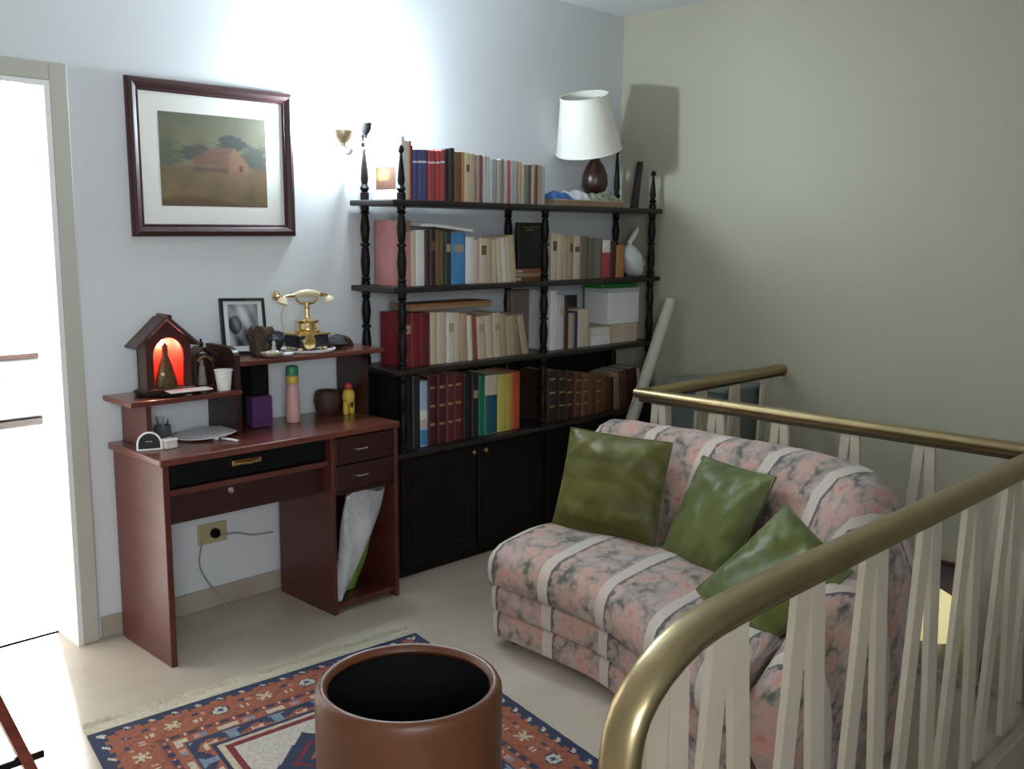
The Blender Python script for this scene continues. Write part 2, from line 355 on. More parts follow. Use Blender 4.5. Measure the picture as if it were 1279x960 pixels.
# books: shelf, bay, left x, width, height, lean, colour, description, detail
BOOKS=[
('top','left',-1.794,0.026,0.264,0,'white','large white book, sunset picture on cover','cover_picture'),
('top','left',-1.768,0.0262,0.246,0,'cream','cream paperback',''),
('top','left',-1.742,0.011,0.247,0,'redorange','slim tall book with a red head',''),
('top','left',-1.731,0.0088,0.228,0,'navy','slim navy book',''),
('top','left',-1.722,0.0267,0.212,0,'blue','blue matching volume','band'),
('top','left',-1.695,0.0269,0.214,0,'blue','blue matching volume','band'),
('top','left',-1.667,0.0271,0.216,0,'blue','blue matching volume','band'),
('top','left',-1.639,0.0228,0.214,0,'red','red matching volume','band'),
('top','left',-1.615,0.023,0.216,0,'red','red matching volume','band'),
('top','left',-1.591,0.0232,0.217,0,'red','red matching volume','band'),
('top','left',-1.567,0.0234,0.222,0,'red','red matching volume','band'),
('top','left',-1.542,0.0235,0.227,0,'black','tall black book',''),
('top','left',-1.519,0.0333,0.232,0,'black2','tall black book with worn spine',''),
('top','left',-1.486,0.0433,0.217,0,'brown','brown hardback',''),
('top','left',-1.442,0.017,0.219,0,'orange','orange paperback',''),
('top','left',-1.425,0.0318,0.217,0,'cream2','cream paperback',''),
('top','left',-1.392,0.0187,0.215,0,'cream','thin cream comic-size paperback',''),
('top','left',-1.371,0.0189,0.216,0,'tan','thin tan comic-size paperback',''),
('top','left',-1.35,0.019,0.211,0,'pinkgrey','thin dusty pink comic-size paperback',''),
('top','left',-1.328,0.0191,0.213,0,'maroon2','thin dull red comic-size paperback',''),
('top','left',-1.307,0.0193,0.213,0,'palegrey','thin pale grey comic-size paperback',''),
('top','left',-1.285,0.0194,0.207,0,'palegrey','thin pale grey comic-size paperback',''),
('top','left',-1.263,0.0195,0.198,0,'white2','thin off-white comic-size paperback',''),
('top','left',-1.241,0.0197,0.198,0,'bluegrey','thin blue grey comic-size paperback',''),
('top','left',-1.218,0.0198,0.197,0,'cream2','thin yellowed comic-size paperback',''),
('top','left',-1.196,0.0199,0.204,0,'teal','thin grey teal comic-size paperback',''),
('top','left',-1.173,0.0201,0.198,0,'palepink','thin pale pink comic-size paperback',''),
('top','left',-1.151,0.0202,0.2,0,'red2','thin faded red comic-size paperback',''),
('top','left',-1.128,0.0203,0.2,0,'lightgrey','thin light grey comic-size paperback',''),
('top','left',-1.105,0.0205,0.2,0,'lightgrey','thin light grey comic-size paperback',''),
('top','left',-1.081,0.0206,0.197,0,'tan','thin tan comic-size paperback',''),
('top','left',-1.058,0.0208,0.185,0,'cream','thin cream comic-size paperback',''),
('top','left',-1.034,0.0209,0.185,0,'grey','thin grey comic-size paperback',''),
('top','left',-1.011,0.0211,0.184,0,'darkgrey','thin dark grey comic-size paperback',''),
('top','left',-0.987,0.0212,0.182,0,'cream2','thin yellowed comic-size paperback',''),
('top','left',-0.963,0.0214,0.19,0,'brown','thin brown comic-size paperback',''),
('top','left',-0.939,0.0215,0.187,0,'pinkgrey','thin dusty pink comic-size paperback',''),
('top','left',-0.914,0.0217,0.181,0,'lightgrey','thin light grey comic-size paperback',''),
('second','left',-1.781,0.0442,0.281,0,'pink','large pink ring binder','brown_head'),
('second','left',-1.737,0.0269,0.234,0,'cream','cream paperback',''),
('second','left',-1.71,0.0499,0.241,0,'white','white paperback',''),
('second','left',-1.66,0.0276,0.245,0,'darkbrown','dark brown leather hardback',''),
('second','left',-1.63,0.0348,0.245,0,'darkbrown2','dark brown hardback',''),
('second','left',-1.595,0.0281,0.242,0,'brown','brown olive hardback',''),
('second','left',-1.567,0.0237,0.235,0,'olive','olive hardback',''),
('second','left',-1.544,0.0382,0.235,0,'darkgreen','dark green hardback',''),
('second','left',-1.505,0.0927,0.229,0,'skyblue','wide sky blue hardback',''),
('second','left',-1.413,0.0499,0.211,0,'white','white paperback',''),
('second','left',-1.363,0.0354,0.2,0,'palepink','pale pink paperback',''),
('second','left',-1.327,0.0513,0.208,0,'cream','cream paperback',''),
('second','left',-1.276,0.0338,0.208,2,'tan','tan paperback',''),
('second','left',-1.24,0.0263,0.2,3,'cream2','yellowed paperback',''),
('second','left',-1.211,0.0291,0.208,4,'cream','cream paperback leaning left',''),
('second','left',-1.179,0.0294,0.211,5,'white2','off-white paperback leaning left',''),
('second','left',-1.147,0.0297,0.219,5,'cream2','yellowed paperback leaning left',''),
('second','left',-1.114,0.03,0.223,6,'tan','tan paperback leaning left',''),
('second','right',-0.84,0.0474,0.232,0,'cream','cream paperback',''),
('second','right',-0.791,0.0409,0.224,0,'cream2','yellowed paperback',''),
('second','right',-0.749,0.0352,0.22,0,'tan','tan paperback',''),
('second','right',-0.713,0.0418,0.22,0,'tan2','dull tan paperback',''),
('second','right',-0.67,0.058,0.221,0,'cream','wide cream paperback',''),
('second','right',-0.611,0.0558,0.217,0,'olive2','grey olive hardback',''),
('second','right',-0.553,0.0534,0.209,0,'olive3','drab olive hardback',''),
('second','right',-0.499,0.0543,0.205,0,'grey','grey brown hardback',''),
('second','right',-0.441,0.0665,0.201,0,'red','red hardback with a white head','white_head'),
('second','right',-0.372,0.0487,0.192,0,'maroon','dark maroon hardback',''),
('second','right',-0.32,0.0688,0.171,0,'ochre','ochre hardback',''),
('third','left',-1.776,0.0358,0.237,0,'crimson','large crimson hardback',''),
('third','left',-1.739,0.0532,0.235,0,'crimson','thick crimson volume',''),
('third','left',-1.684,0.0542,0.232,0,'crimson2','dark crimson volume',''),
('third','left',-1.625,0.0377,0.233,0,'cream2','yellowed paperback',''),
('third','left',-1.586,0.0512,0.23,0,'cream','cream paperback',''),
('third','left',-1.534,0.0471,0.228,0,'white2','off-white paperback',''),
('third','left',-1.485,0.0379,0.225,0,'cream','cream banded paperback',''),
('third','left',-1.446,0.0435,0.22,0,'pinktan','pinkish tan paperback',''),
('third','left',-1.4,0.0278,0.21,3,'white2','slim off-white leaning paperback',''),
('third','left',-1.369,0.0332,0.208,3,'redbrown','reddish brown leaning paperback',''),
('third','left',-1.333,0.0544,0.202,4,'palepeach','peach paperback leaning left',''),
('third','left',-1.276,0.0448,0.203,4,'cream','cream paperback leaning left',''),
('third','left',-1.229,0.0508,0.212,3,'cream2','yellowed paperback leaning left',''),
('third','left',-1.176,0.0353,0.206,4,'tan2','dull tan paperback leaning left',''),
('third','left',-1.137,0.0523,0.196,6,'tan','tan paperback leaning left',''),
('third','left',-1.082,0.0363,0.197,9,'tan3','brownish tan paperback leaning left',''),
('third','left',-1.029,0.0426,0.202,13,'tan','tan paperback leaning steeply left',''),
('third','right',-0.833,0.0541,0.3,0,'white','tall white folder',''),
('third','right',-0.777,0.047,0.278,0,'palegrey','pale grey folder',''),
('third','right',-0.728,0.029,0.268,0,'darkbrown','dark brown book',''),
('third','right',-0.695,0.0406,0.18,0,'tan2','dull tan paperback',''),
('third','right',-0.652,0.0265,0.187,0,'navyblue','navy blue paperback',''),
('third','right',-0.624,0.0912,0.196,0,'cream','wide cream paperback',''),
('bottom','left',-1.779,0.0407,0.326,0,'black','black binder',''),
('bottom','left',-1.737,0.0446,0.322,0,'black2','worn black binder',''),
('bottom','left',-1.69,0.0467,0.295,0,'palesky','pale blue and white slim volume','bands3'),
('bottom','left',-1.641,0.0474,0.312,0,'maroon','dark maroon encyclopedia volume','orn'),
('bottom','left',-1.592,0.0516,0.311,0,'maroon','maroon encyclopedia volume','orn'),
('bottom','left',-1.539,0.0476,0.313,0,'wine','wine red encyclopedia volume','orn'),
('bottom','left',-1.49,0.0584,0.311,0,'wine','wine red encyclopedia volume','orn'),
('bottom','left',-1.429,0.0482,0.306,0,'black','black hardback',''),
('bottom','left',-1.38,0.0449,0.298,0,'black2','worn black hardback',''),
('bottom','left',-1.332,0.0418,0.286,0,'green','emerald green hardback',''),
('bottom','left',-1.288,0.08,0.283,0,'cream','cream hardback with a teal lower spine','teal_low'),
('bottom','left',-1.205,0.0572,0.28,0,'yellow','pale yellow hardback',''),
('bottom','left',-1.146,0.0426,0.279,0,'ochre2','ochre yellow hardback',''),
('bottom','left',-1.102,0.0545,0.282,0,'vermilion','orange red hardback',''),
('bottom','right',-0.849,0.0729,0.261,0,'darkbrown','dark brown leather volume','orn'),
('bottom','right',-0.774,0.0601,0.255,0,'darkbrown2','very dark brown leather volume','orn'),
('bottom','right',-0.712,0.0612,0.241,0,'darkbrown','dark brown leather volume','orn'),
('bottom','right',-0.649,0.0558,0.231,0,'leather','brown leather volume','orn'),
('bottom','right',-0.591,0.0567,0.225,0,'leather2','worn brown leather volume','orn'),
('bottom','right',-0.533,0.0577,0.211,0,'leather','brown leather volume',''),
('bottom','right',-0.473,0.0586,0.205,0,'leather2','worn brown leather volume','orn'),
('bottom','right',-0.412,0.0527,0.191,0,'leather','brown leather volume',''),
('bottom','right',-0.357,0.0465,0.181,0,'darkbrown','dark brown leather volume',''),
('bottom','right',-0.304,0.0564,0.207,7,'tan3','tan brown book leaning left',''),
('bottom','right',-0.237,0.061,0.213,7,'leather','brown book leaning left',''),
('bottom','right',-0.169,0.0732,0.22,6,'maroon','dark red hardback leaning left',''),
('bottom','right',-0.085,0.026,0.214,10,'white2','slim pale book leaning left',''),
]

# ------------------------------------------------------------------ books on the shelves
PAL = {'white':(.80,.79,.77),'cream':(.62,.54,.41),'cream2':(.60,.50,.33),'tan':(.48,.37,.25),'tan2':(.40,.32,.22),'tan3':(.33,.22,.13),'redorange':(.55,.09,.03),
 'navy':(.02,.02,.04),'blue':(.075,.08,.21),'red':(.40,.055,.058),'black':(.010,.009,.010),'black2':(.022,.018,.018),'brown':(.17,.085,.035),'orange':(.50,.22,.07),
 'pinkgrey':(.42,.30,.28),'maroon2':(.30,.09,.08),'palegrey':(.55,.56,.56),'white2':(.72,.68,.60),'bluegrey':(.33,.38,.43),'teal':(.20,.28,.28),'palepink':(.63,.45,.41),
 'red2':(.45,.12,.10),'lightgrey':(.45,.46,.46),'grey':(.20,.19,.16),'darkgrey':(.10,.10,.10),'olive':(.13,.11,.045),'olive2':(.17,.15,.10),'olive3':(.14,.13,.085),
 'pink':(.60,.26,.26),'darkbrown':(.05,.022,.015),'darkbrown2':(.035,.017,.014),'darkgreen':(.025,.04,.02),'skyblue':(.07,.26,.52),'maroon':(.075,.012,.016),
 'wine':(.13,.018,.022),'ochre':(.42,.20,.05),'crimson':(.20,.012,.020),'crimson2':(.15,.010,.018),'pinktan':(.52,.33,.24),'redbrown':(.28,.09,.05),'palepeach':(.66,.49,.38),
 'navyblue':(.03,.03,.13),'palesky':(.42,.56,.72),'green':(.01,.19,.09),'yellow':(.62,.52,.13),'ochre2':(.55,.36,.08),'vermilion':(.50,.085,.03),'leather':(.12,.045,.022),'leather2':(.16,.065,.03)}
BM = {}
def bmat(k):
    if k not in BM:
        c = PAL[k]; BM[k] = mat('book_cloth_' + k, c, .55, noise=((30,30,9), tuple(v*.84 for v in c), 5))
    return BM[k]
GILT = mat('gilt_print', (.50,.36,.14), .4, metal=.6)
SILV = mat('pale_print', (.62,.62,.66), .6)
SHZ = {'top':1.652,'second':1.286,'third':.933,'bottom':.567}
ORDN = lambda n: '%d%s' % (n, 'th' if 10 <= n % 100 <= 20 else {1:'st',2:'nd',3:'rd'}.get(n % 10, 'th'))
SNAME = {'top':'top shelf','second':'second shelf down','third':'third shelf down','bottom':'cabinet top'}
count = {}
YS = -.247      # spines stand on this line, a little back from the shelf edge
for sh, bay, x0, wd, h, lean, ck, desc, opt in BOOKS:
    n = count[(sh,bay)] = count.get((sh,bay), 0) + 1
    zb = SHZ[sh] + .0006
    dep = (.15 if 'comic' in desc else (.19 if h > .24 else .165)) + random.uniform(-.008,.008)
    dep = min(dep, .2); jit = random.uniform(-.004,.006)
    ct = .0022 if wd > .025 else .0012
    m = bmat(ck)
    M = T(x0 + (wd if lean else 0), YS + jit, zb) @ RY(-lean) @ T(-wd if lean else 0, 0, 0)
    # cover: two boards and a spine that bulges slightly
    bm = NB(); r = .004 if wd > .02 else .002
    out = [(0,dep),(0,.002),(wd*.18,-r*.7),(wd*.5,-r),(wd*.82,-r*.7),(wd,.002),(wd,dep),(wd-ct,dep),(wd-ct,.005),(ct,.005),(ct,dep)]
    prism(bm, [(a,b,0) for a,b in out], (0,0,h))
    bk = obj('book', bm, m, None)
    bk.matrix_world = M; MW[bk.name] = M
    bk['label'] = '%s, %s from left, %s bay, %s' % (desc, ORDN(n), bay, SNAME[sh]); bk['category'] = 'book'
    bk['group'] = 'books on the %s, %s bay' % (SNAME[sh], bay)
    bm = NB(); ov = .003 if h > .22 else .0015
    box(bm, ct+.0002, wd-ct-.0002, .0055, dep-ov, ov, h-ov); obj('page_block', bm, CREAMP, bk, local=True)
    def sp(name, z0, z1, mm, a=.0, pr=.0008):
        bm = NB(); ws = wd*a
        o2 = [(ws,.0018) if a == 0 else (ws,-r*.6),(wd*.18 if a < .18 else ws,-r*.7-pr),(wd*.5,-r-pr),(wd*.82 if a < .18 else wd-ws,-r*.7-pr),(wd-ws,.0018 if a == 0 else -r*.6)]
        prism(bm, [(p,q,z0) for p,q in o2] + [(wd*.5,.0,z0)], (0,0,z1-z0)); obj(name, bm, mm, bk, local=True)
    if opt == 'band': sp('spine_band', h*.74, h*.78, SILV)
    elif opt == 'bands3':
        sp('spine_band', h*.42, h*.55, bmat('white')); sp('spine_band', h*.30, h*.40, bmat('palepeach')); sp('spine_band', h*.02, h*.25, bmat('skyblue'))
    elif opt == 'orn':
        for q in (.82,.55,.28): sp('spine_ornament', h*q, h*(q+.035), GILT, .2)
    elif opt == 'white_head': sp('spine_head', h*.66, h*.985, bmat('white'))
    elif opt == 'brown_head': sp('spine_head', h*.83, h*.99, bmat('tan3'))
    elif opt == 'teal_low': sp('spine_foot', .002, h*.66, mat('teal_cloth', (.015,.09,.13), .5))
    elif opt == 'cover_picture':
        pass
    elif wd > .03 and random.random() < .28:
        sp('spine_label', h*.62, h*(.74 + .1*random.random()), bmat(random.choice(['tan2','tan','brown'])) , .2)
    BK_LAST = bk
    if ck == 'white' and opt == 'cover_picture':   # the sunset picture on the front board, facing left
        bm = NB(); nx, nz = 30, 22; lay = bm.loops.layers.float_color.new('pattern')
        vs = [[bm.verts.new((-.0006, .03 + (dep-.05)*i/nx, .045 + .095*j/nz)) for j in range(nz+1)] for i in range(nx+1)]
        for i in range(nx):
            for j in range(nz):
                f = bm.faces.new((vs[i][j], vs[i][j+1], vs[i+1][j+1], vs[i+1][j])); u, v = i/nx, j/nz
                g = math.exp(-((u-.62)**2/.05 + (v-.62)**2/.06)); k = .5+.5*math.sin(u*17+v*3)
                c = (.10+.75*g, .05+.42*g, .03+.10*g) if v > .38 else (.12+.3*g*k, .05+.14*g*k, .03+.03*g)
                for l in f.loops: l[lay] = (*c, 1)
        obj('cover_picture', bm, attr_mat('printed_picture', .35), bk, local=True)

# loose things lying on and between the books
def flatbook(x0, x1, y0, y1, z0, z1, ck, name, label, group=None, rz=0):
    c = ((x0+x1)/2, (y0+y1)/2, z0); M = T(*c) @ RZ(rz); hx, hy, h = (x1-x0)/2, (y1-y0)/2, z1-z0
    bm = NB(); t = min(.003, h*.15)
    prism(bm, [(-hx,-hy,0),(-hx,hy,0),(-hx,hy,t),(-hx,-hy+.003,t),(-hx,-hy+.003,h-t),(-hx,hy,h-t),(-hx,hy,h),(-hx,-hy,h)], (2*hx,0,0))
    o = obj(name, bm, bmat(ck)); o.matrix_world = M; MW[o.name] = M
    o['label'] = label; o['category'] = 'book'
    if group: o['group'] = group
    bm = NB(); box(bm, -hx+.003, hx-.003, -hy+.0035, hy-.003, t+.0002, h-t-.0002); obj('page_block', bm, CREAMP, o, local=True)
    return o
z = 1.2866
for i, (hh, ck, nm) in enumerate(((.022,'leather2','brown'),(.016,'tan3','tan brown'),(.020,'redbrown','reddish'))):
    flatbook(-1.052+.004*i, -.895, -.25, -.09, z, z+hh, ck, 'book', '%s book lying flat under the black album, %s from the bottom of the stack' % (nm, ('lowest','second','third')[i]), 'flat books below the black album'); z += hh + .0005
al = thing('album', 'black album with gold script on its cover standing behind the middle post', 'album', (-.95,-.20,1.347))
bm = NB(); box(bm, -1.048, -.868, -.222, -.198, 1.3475, 1.568, .002); obj('cover', bm, bmat('black'), al)
bm = NB()
for zz, a, b in ((1.545,-1.02,-.905),(1.532,-1.0,-.95)):
    tube(bm, [(a + (b-a)*k/14, -.2235, zz + .004*math.sin(k*1.9)) for k in range(15)], .0016, 5)
obj('gold_script', bm, GILT, al)
# papers and boxes
bm = NB(); M = T(-1.50,-.16,1.531)
grid(bm, 12, 4, lambda u, v: (-1.68+.31*u, -.245+.16*v, 1.542 - .030*max(0,u-.25)**1.0 + .004*math.sin(v*3)))
g0 = bmesh.ops.extrude_face_region(bm, geom=bm.faces[:]); [setattr(v, 'co', v.co + V((0,0,.012))) for v in g0['geom'] if isinstance(v, bmesh.types.BMVert)]
single('paper_sheaf', 'bent white sheaf of papers lying on top of the books beside the blue hardback', 'papers', bm, WHITE, (-1.5,-.165,1.535))
ob = thing('folder_box', 'long orange brown flat box lying on top of the third row of books', 'box', (-1.49,-.17,1.176))
bm = NB(); box(bm, -1.735, -1.25, -.245, -.10, 1.176, 1.196, .002); obj('box_body', bm, bmat('tan3'), ob)
bm = NB(); box(bm, -1.738, -1.247, -.248, -.097, 1.196, 1.206, .002); obj('box_lid', bm, mat('orange_card', (.36,.15,.05), .5), ob)
bm = NB(); box(bm, -.975, -.848, -.11, -.07, .9336, 1.235, .003); single('folder', 'brownish grey folder standing behind the leaning tan books', 'folder', bm, mat('taupe_card', (.20,.155,.13), .6), (-.91,-.09,.9336))
# third shelf right bay
z = .9336
for i, (ck, hh) in enumerate((('cream',.036),('palepeach',.034),('cream2',.030))):
    flatbook(-.345+.004*i, -.125-.004*(i%2), -.245, -.075, z, z+hh, ck, 'book', '%s book in a flat pile under the big white box, %s from below' % (('cream','peach','yellowed')[i], ('first','second','third')[i]), 'flat pile under the white box'); z += hh + .0005
zt = z
wb = thing('storage_box', 'big white cardboard box lying on the flat pile of books in the right bay', 'box', (-.23,-.16,zt))
bm = NB(); box(bm, -.372, -.105, -.24, -.07, zt+.0005, 1.205, .002); obj('box_body', bm, WHITE, wb)
bm = NB(); box(bm, -.374, -.103, -.242, -.068, 1.205, 1.228, .002); obj('box_lid', bm, mat('grey_card', (.55,.56,.58), .6), wb)
bm = NB(); box(bm, -.40, -.105, -.22, -.09, 1.2285, 1.252, .003); single('folder', 'bright green folder lying on the white box below the shelf', 'folder', bm, mat('green_card', (.02,.22,.03), .45), (-.25,-.15,1.2285))
z = .9336
for i in range(2):
    flatbook(-.522+.006*i, -.368-.004*i, -.25, -.10, z, z+.046, 'white' if i == 0 else 'white2', 'book', 'white book lying flat beside the cream pile, %s one' % ('lower','upper')[i], 'two white flat books'); z += .0465
bm = NB(); box(bm, -.66, -.45, -.088, -.06, .9336, 1.19, .003); single('binder', 'black binder standing behind the cream paperbacks in the right bay', 'binder', bm, bmat('black'), (-.55,-.075,.9336))
# knotted plastic bag on the second shelf
bag = thing('plastic_bag', 'knotted grey white plastic bag beside the ochre hardback at the right end', 'bag', (-.145,-.20,1.287))
bm = NB(); n = 16
pr = [(.004,.000),(.045,.004),(.066,.035),(.070,.075),(.060,.115),(.040,.150),(.018,.172),(.010,.180)]
vs = lathe(bm, pr, Matrix(), n)
for v in vs:
    a = math.atan2(v.co.y, v.co.x); k = 1 + .13*math.sin(3*a+v.co.z*40) + .07*math.sin(7*a - v.co.z*70)
    v.co = V((v.co.x*k*.98 - .30*(v.co.z-.05) - .012, v.co.y*k*.8, v.co.z))
    v.co += V((-.145,-.235,1.2872))
BAGM = mat('thin_grey_plastic', (.60,.62,.63), .3, bump=(60,.5)); obj('bag_body', bm, BAGM, bag, 60)
bm = NB(); tube(bm, [(-.207,-.235,1.462),(-.195,-.235,1.475),(-.175,-.24,1.50),(-.15,-.245,1.535),(-.140,-.245,1.552)], [.012,.014,.016,.013,.004], 8); obj('bag_handle', bm, BAGM, bag, 60)
# rolled paper tube in the corner beside the bookcase, and a low grey green cabinet behind the rail
bm = NB(); tube(bm, [(-.70,-.455,.018),(-.095,-.445,1.165)], .033, 16, cap=False); tube(bm, [(-.095,-.445,1.165),(-.70,-.455,.018)], .029, 16, cap=False)
single('paper_roll', 'long pale roll of paper leaning in the corner beside the bookcase', 'paper roll', bm, mat('pale_roll_paper', (.50,.46,.39), .6), (-.70,-.455,0), smooth=60)
lc = thing('side_cabinet', 'low grey green cabinet at the right wall behind the short rail', 'cabinet', (-.17,-.75,0))
bm = NB(); box(bm, -.32, -.02, -.95, -.56, .03, .74, .004); obj('body', bm, mat('grey_green_lacquer', (.17,.20,.185), .4), lc)
bm = NB(); box(bm, -.345, -.016, -.975, -.54, .74, .765, .005); obj('top', bm, mat('grey_green_top', (.20,.235,.22), .35), lc)
bm = NB(); box(bm, -.31, -.03, -.94, -.57, 0, .03); obj('plinth', bm, BLACK, lc)

# ------------------------------------------------------------------ on the bookcase top
zb = 1.6526
tb = thing('flat_box', 'tan flat cardboard box lying on the bookcase top under cloths', 'box', (-.53,-.18,zb))
bm = NB(); box(bm, -.83, -.30, -.27, -.09, zb, zb+.024, .002); obj('box_body', bm, bmat('tan3'), tb)
bm = NB(); box(bm, -.833, -.297, -.273, -.087, zb+.024, zb+.032, .002); obj('box_lid', bm, bmat('tan'), tb)
zc = zb + .0325
def cloth(name, label, x0, x1, y0, y1, z0, h, m, seed):
    bm = NB(); rnd = random.Random(seed); ph = [rnd.uniform(0,6) for _ in range(4)]
    def f(u, v):
        e = (1-(2*u-1)**6)*(1-(2*v-1)**6)
        return (x0+(x1-x0)*u, y0+(y1-y0)*v, z0 + e*h*(.65+.2*math.sin(u*11+ph[0])+.15*math.sin(v*8+u*5+ph[1])) + .0008)
    grid(bm, 22, 12, f); g0 = bmesh.ops.extrude_face_region(bm, geom=bm.faces[:])
    for v in g0['geom']:
        if isinstance(v, bmesh.types.BMVert): v.co.z = z0 + .0002
    return single(name, label, 'cloth', bm, m, ((x0+x1)/2,(y0+y1)/2,z0), smooth=50)
cloth('folded_cloth', 'blue folded cloth on the tan box at the bookcase top', -.82, -.665, -.25, -.11, zc, .045, mat('blue_cloth', (.04,.13,.36), .7), 1)
cloth('folded_cloth', 'white crumpled cloth between the blue and the flowered cloth', -.655, -.55, -.26, -.11, zc, .055, mat('white_cloth', (.70,.74,.78), .8), 2)
FLOW = mat('flowered_cloth', (.48,.50,.38), .8, noise=((55,55,55), (.10,.13,.10), 3))
cloth('folded_cloth', 'pale green flowered cloth lying before the lamp foot', -.54, -.31, -.265, -.175, zc, .055, FLOW, 3)
# table lamp: turned dark wood body and a tilted cream shade
lamp = thing('table_lamp', 'table lamp with tilted cream shade and dark wooden body on the bookcase top', 'lamp', (-.40,-.12,zc))
WOODL = mat('dark_red_turned_wood', (.04,.012,.009), .35, coat=.15)
bm = NB(); lathe(bm, [(.070,0),(.070,.012),(.055,.018),(.030,.026)], T(-.37,-.125,zc+.0005), 20); obj('base', bm, WOODL, lamp, 40)
bm = NB(); lathe(bm, [(.030,.026),(.055,.05),(.070,.09),(.066,.14),(.045,.19),(.024,.215),(.028,.23),(.014,.245)], T(-.37,-.125,zc), 20); obj('body', bm, WOODL, lamp, 40)
bm = NB(); lathe(bm, [(.010,.245),(.010,.28),(.014,.28),(.014,.31)], T(-.37,-.125,zc), 14); obj('socket', bm, BRASS, lamp, 40)
bm = NB(); lathe(bm, [(.013,.31),(.027,.34),(.031,.365),(.024,.39),(.004,.402)], T(-.37,-.125,zc), 14); obj('bulb', bm, mat('frosted_bulb', (.75,.74,.70), .3), lamp, 60)
MS = T(-.505,-.175,2.075) @ RY(-18) @ RX(7)
bm = NB(); H = .14
R0, R1 = .170, .122
lathe(bm, [(R0,-H),(R1,H)], MS, 48, cap=False)
lathe(bm, [(R1-.003,H),(R0-.003,-H)], MS, 48, cap=False)
SHADE = mat('cream_pleated_shade', (.80,.78,.70), .6, bump=(4,.02)); shd = obj('lamp_shade', bm, SHADE, lamp, 60)
for zz, r in ((-H, R0), (H, R1)):
    bm = NB(); tube(bm, [MS @ V((r*math.cos(2*PI*k/48), r*math.sin(2*PI*k/48), zz)) for k in range(49)], .004, 6, cap=False); obj('trim_ring', bm, SHADE, shd, 60)
bm = NB(); tube(bm, [MS @ V((-R1,0,H-.03)), MS @ V((R1,0,H-.03))], .002, 6); tube(bm, [MS @ V((0,-R1,H-.03)), MS @ V((0,R1,H-.03))], .002, 6); tube(bm, [MS @ V((0,0,H-.03)), V((-.37,-.125,zc+.31))], .002, 6); obj('shade_carrier', bm, BRASS, shd)
# dark leaning plank at the right end of the top
bm = NB(); prism(bm, [(-.135,-.20,zb),(-.085,-.20,zb),(-.050,-.20,zb+.255),(-.080,-.20,zb+.255)], (0,.02,0)); single('wooden_wedge', 'dark purple wooden slat leaning at the right end of the bookcase top', 'slat', bm, mat('plum_wood', (.035,.014,.02), .4), (-.11,-.19,zb))

# ------------------------------------------------------------------ wall sconce
sc = thing('wall_sconce', 'brass wall sconce with two candle bulbs glowing beside the bookcase', 'lamp', (-1.915,0,1.90))
bm = NB(); lathe(bm, [(.030,0),(.030,.006),(.022,.014),(.010,.024),(.010,.036)], T(-1.880,-.0005,1.88) @ RX(90), 24); obj('wall_plate', bm, WHITE, sc, 40)
GREYM = mat('dulled_pewter', (.0045,.004,.0045), .7, spec=.1)
BULB = mat('lit_bulb', (1,1,1), .3, emit=((.86,.94,1.0), 60))
for cx_, cy_, cz_, m, k in ((-1.985,-.11,1.905,mat('pale_gilt_cup', (.72,.62,.40), .42, metal=.75),1.2), (-1.866,-.11,1.945,GREYM,.68)):
    bm = NB(); tube(bm, [(-1.880,-.034,1.88),(-1.90 if cx_ < -1.9 else -1.876,-.06,1.868),((cx_-1.88)/2,-.09,1.862),(cx_,-.11,1.872),(cx_,-.11,cz_-.022)],   .0055, 8); arm = obj('arm', bm, WHITE, sc, 50)
    bm = NB(); lathe(bm, [(.009*k+.002,-.036),(.011*k,-.024),(.024*k,-.014),(.034*k,.002),(.039*k,.022),(.038*k,.028),(.035*k,.022),(.028*k,.004),(.010*k,-.006)], T(cx_,cy_,cz_), 24); obj('cup', bm, m, arm, 40)
    bm = NB(); lathe(bm, [(.009,-.008),(.009,.03)], T(cx_,cy_,cz_), 12); obj('candle_sleeve', bm, WHITE, arm, 40)
    bm = NB(); lathe(bm, [(.007,.03),(.013,.045),(.015,.058),(.011,.075),(.003,.092)], T(cx_,cy_,cz_), 14); obj('bulb', bm, BULB, arm, 60)
    d = bpy.data.lights.new('sconce_light', 'POINT'); d.energy = 55; d.color = (.74,.89,1.0); d.shadow_soft_size = .035
    lo = bpy.data.objects.new('sconce_light', d); C.objects.link(lo); lo.location = (cx_, cy_-.0, cz_+.065)
bm = NB()
for dz, r in ((0,.009),(.02,.006),(.034,.010),(.05,.005)): ball(bm, (-1.868,-.09,1.885+dz), r)
obj('ornament', bm, GREYM, sc, 60)

# ------------------------------------------------------------------ picture on the wall
pic = thing('framed_painting', 'landscape painting of a hut in a dark wood frame with wide white mat', 'painting', (-2.511,0,1.78), rotz=0)
PX0, PX1, PZ0, PZ1 = -2.857, -2.165, 1.496, 2.067
FR = mat('dark_wood_frame', (.040,.012,.013), .46, spec=.35, noise=((8,8,8), (.055,.017,.016)))
def fr_bar(a, b, ca, cb, wdt, prf, mm, parent, name):
    """mitred frame bar from corner a to corner b (outer), ca/cb inward diagonal directions"""
    bm = NB(); ra = [bm.verts.new(V(a) + V(ca)*s + V((0,-h,0))) for s, h in prf]; rb = [bm.verts.new(V(b) + V(cb)*s + V((0,-h,0))) for s, h in prf]
    n = len(prf)
    for k in range(n): bm.faces.new((ra[k], ra[(k+1)%n], rb[(k+1)%n], rb[k]))
    bm.faces.new(ra[::-1]); bm.faces.new(rb); return obj(name, bm, mm, parent, 35)
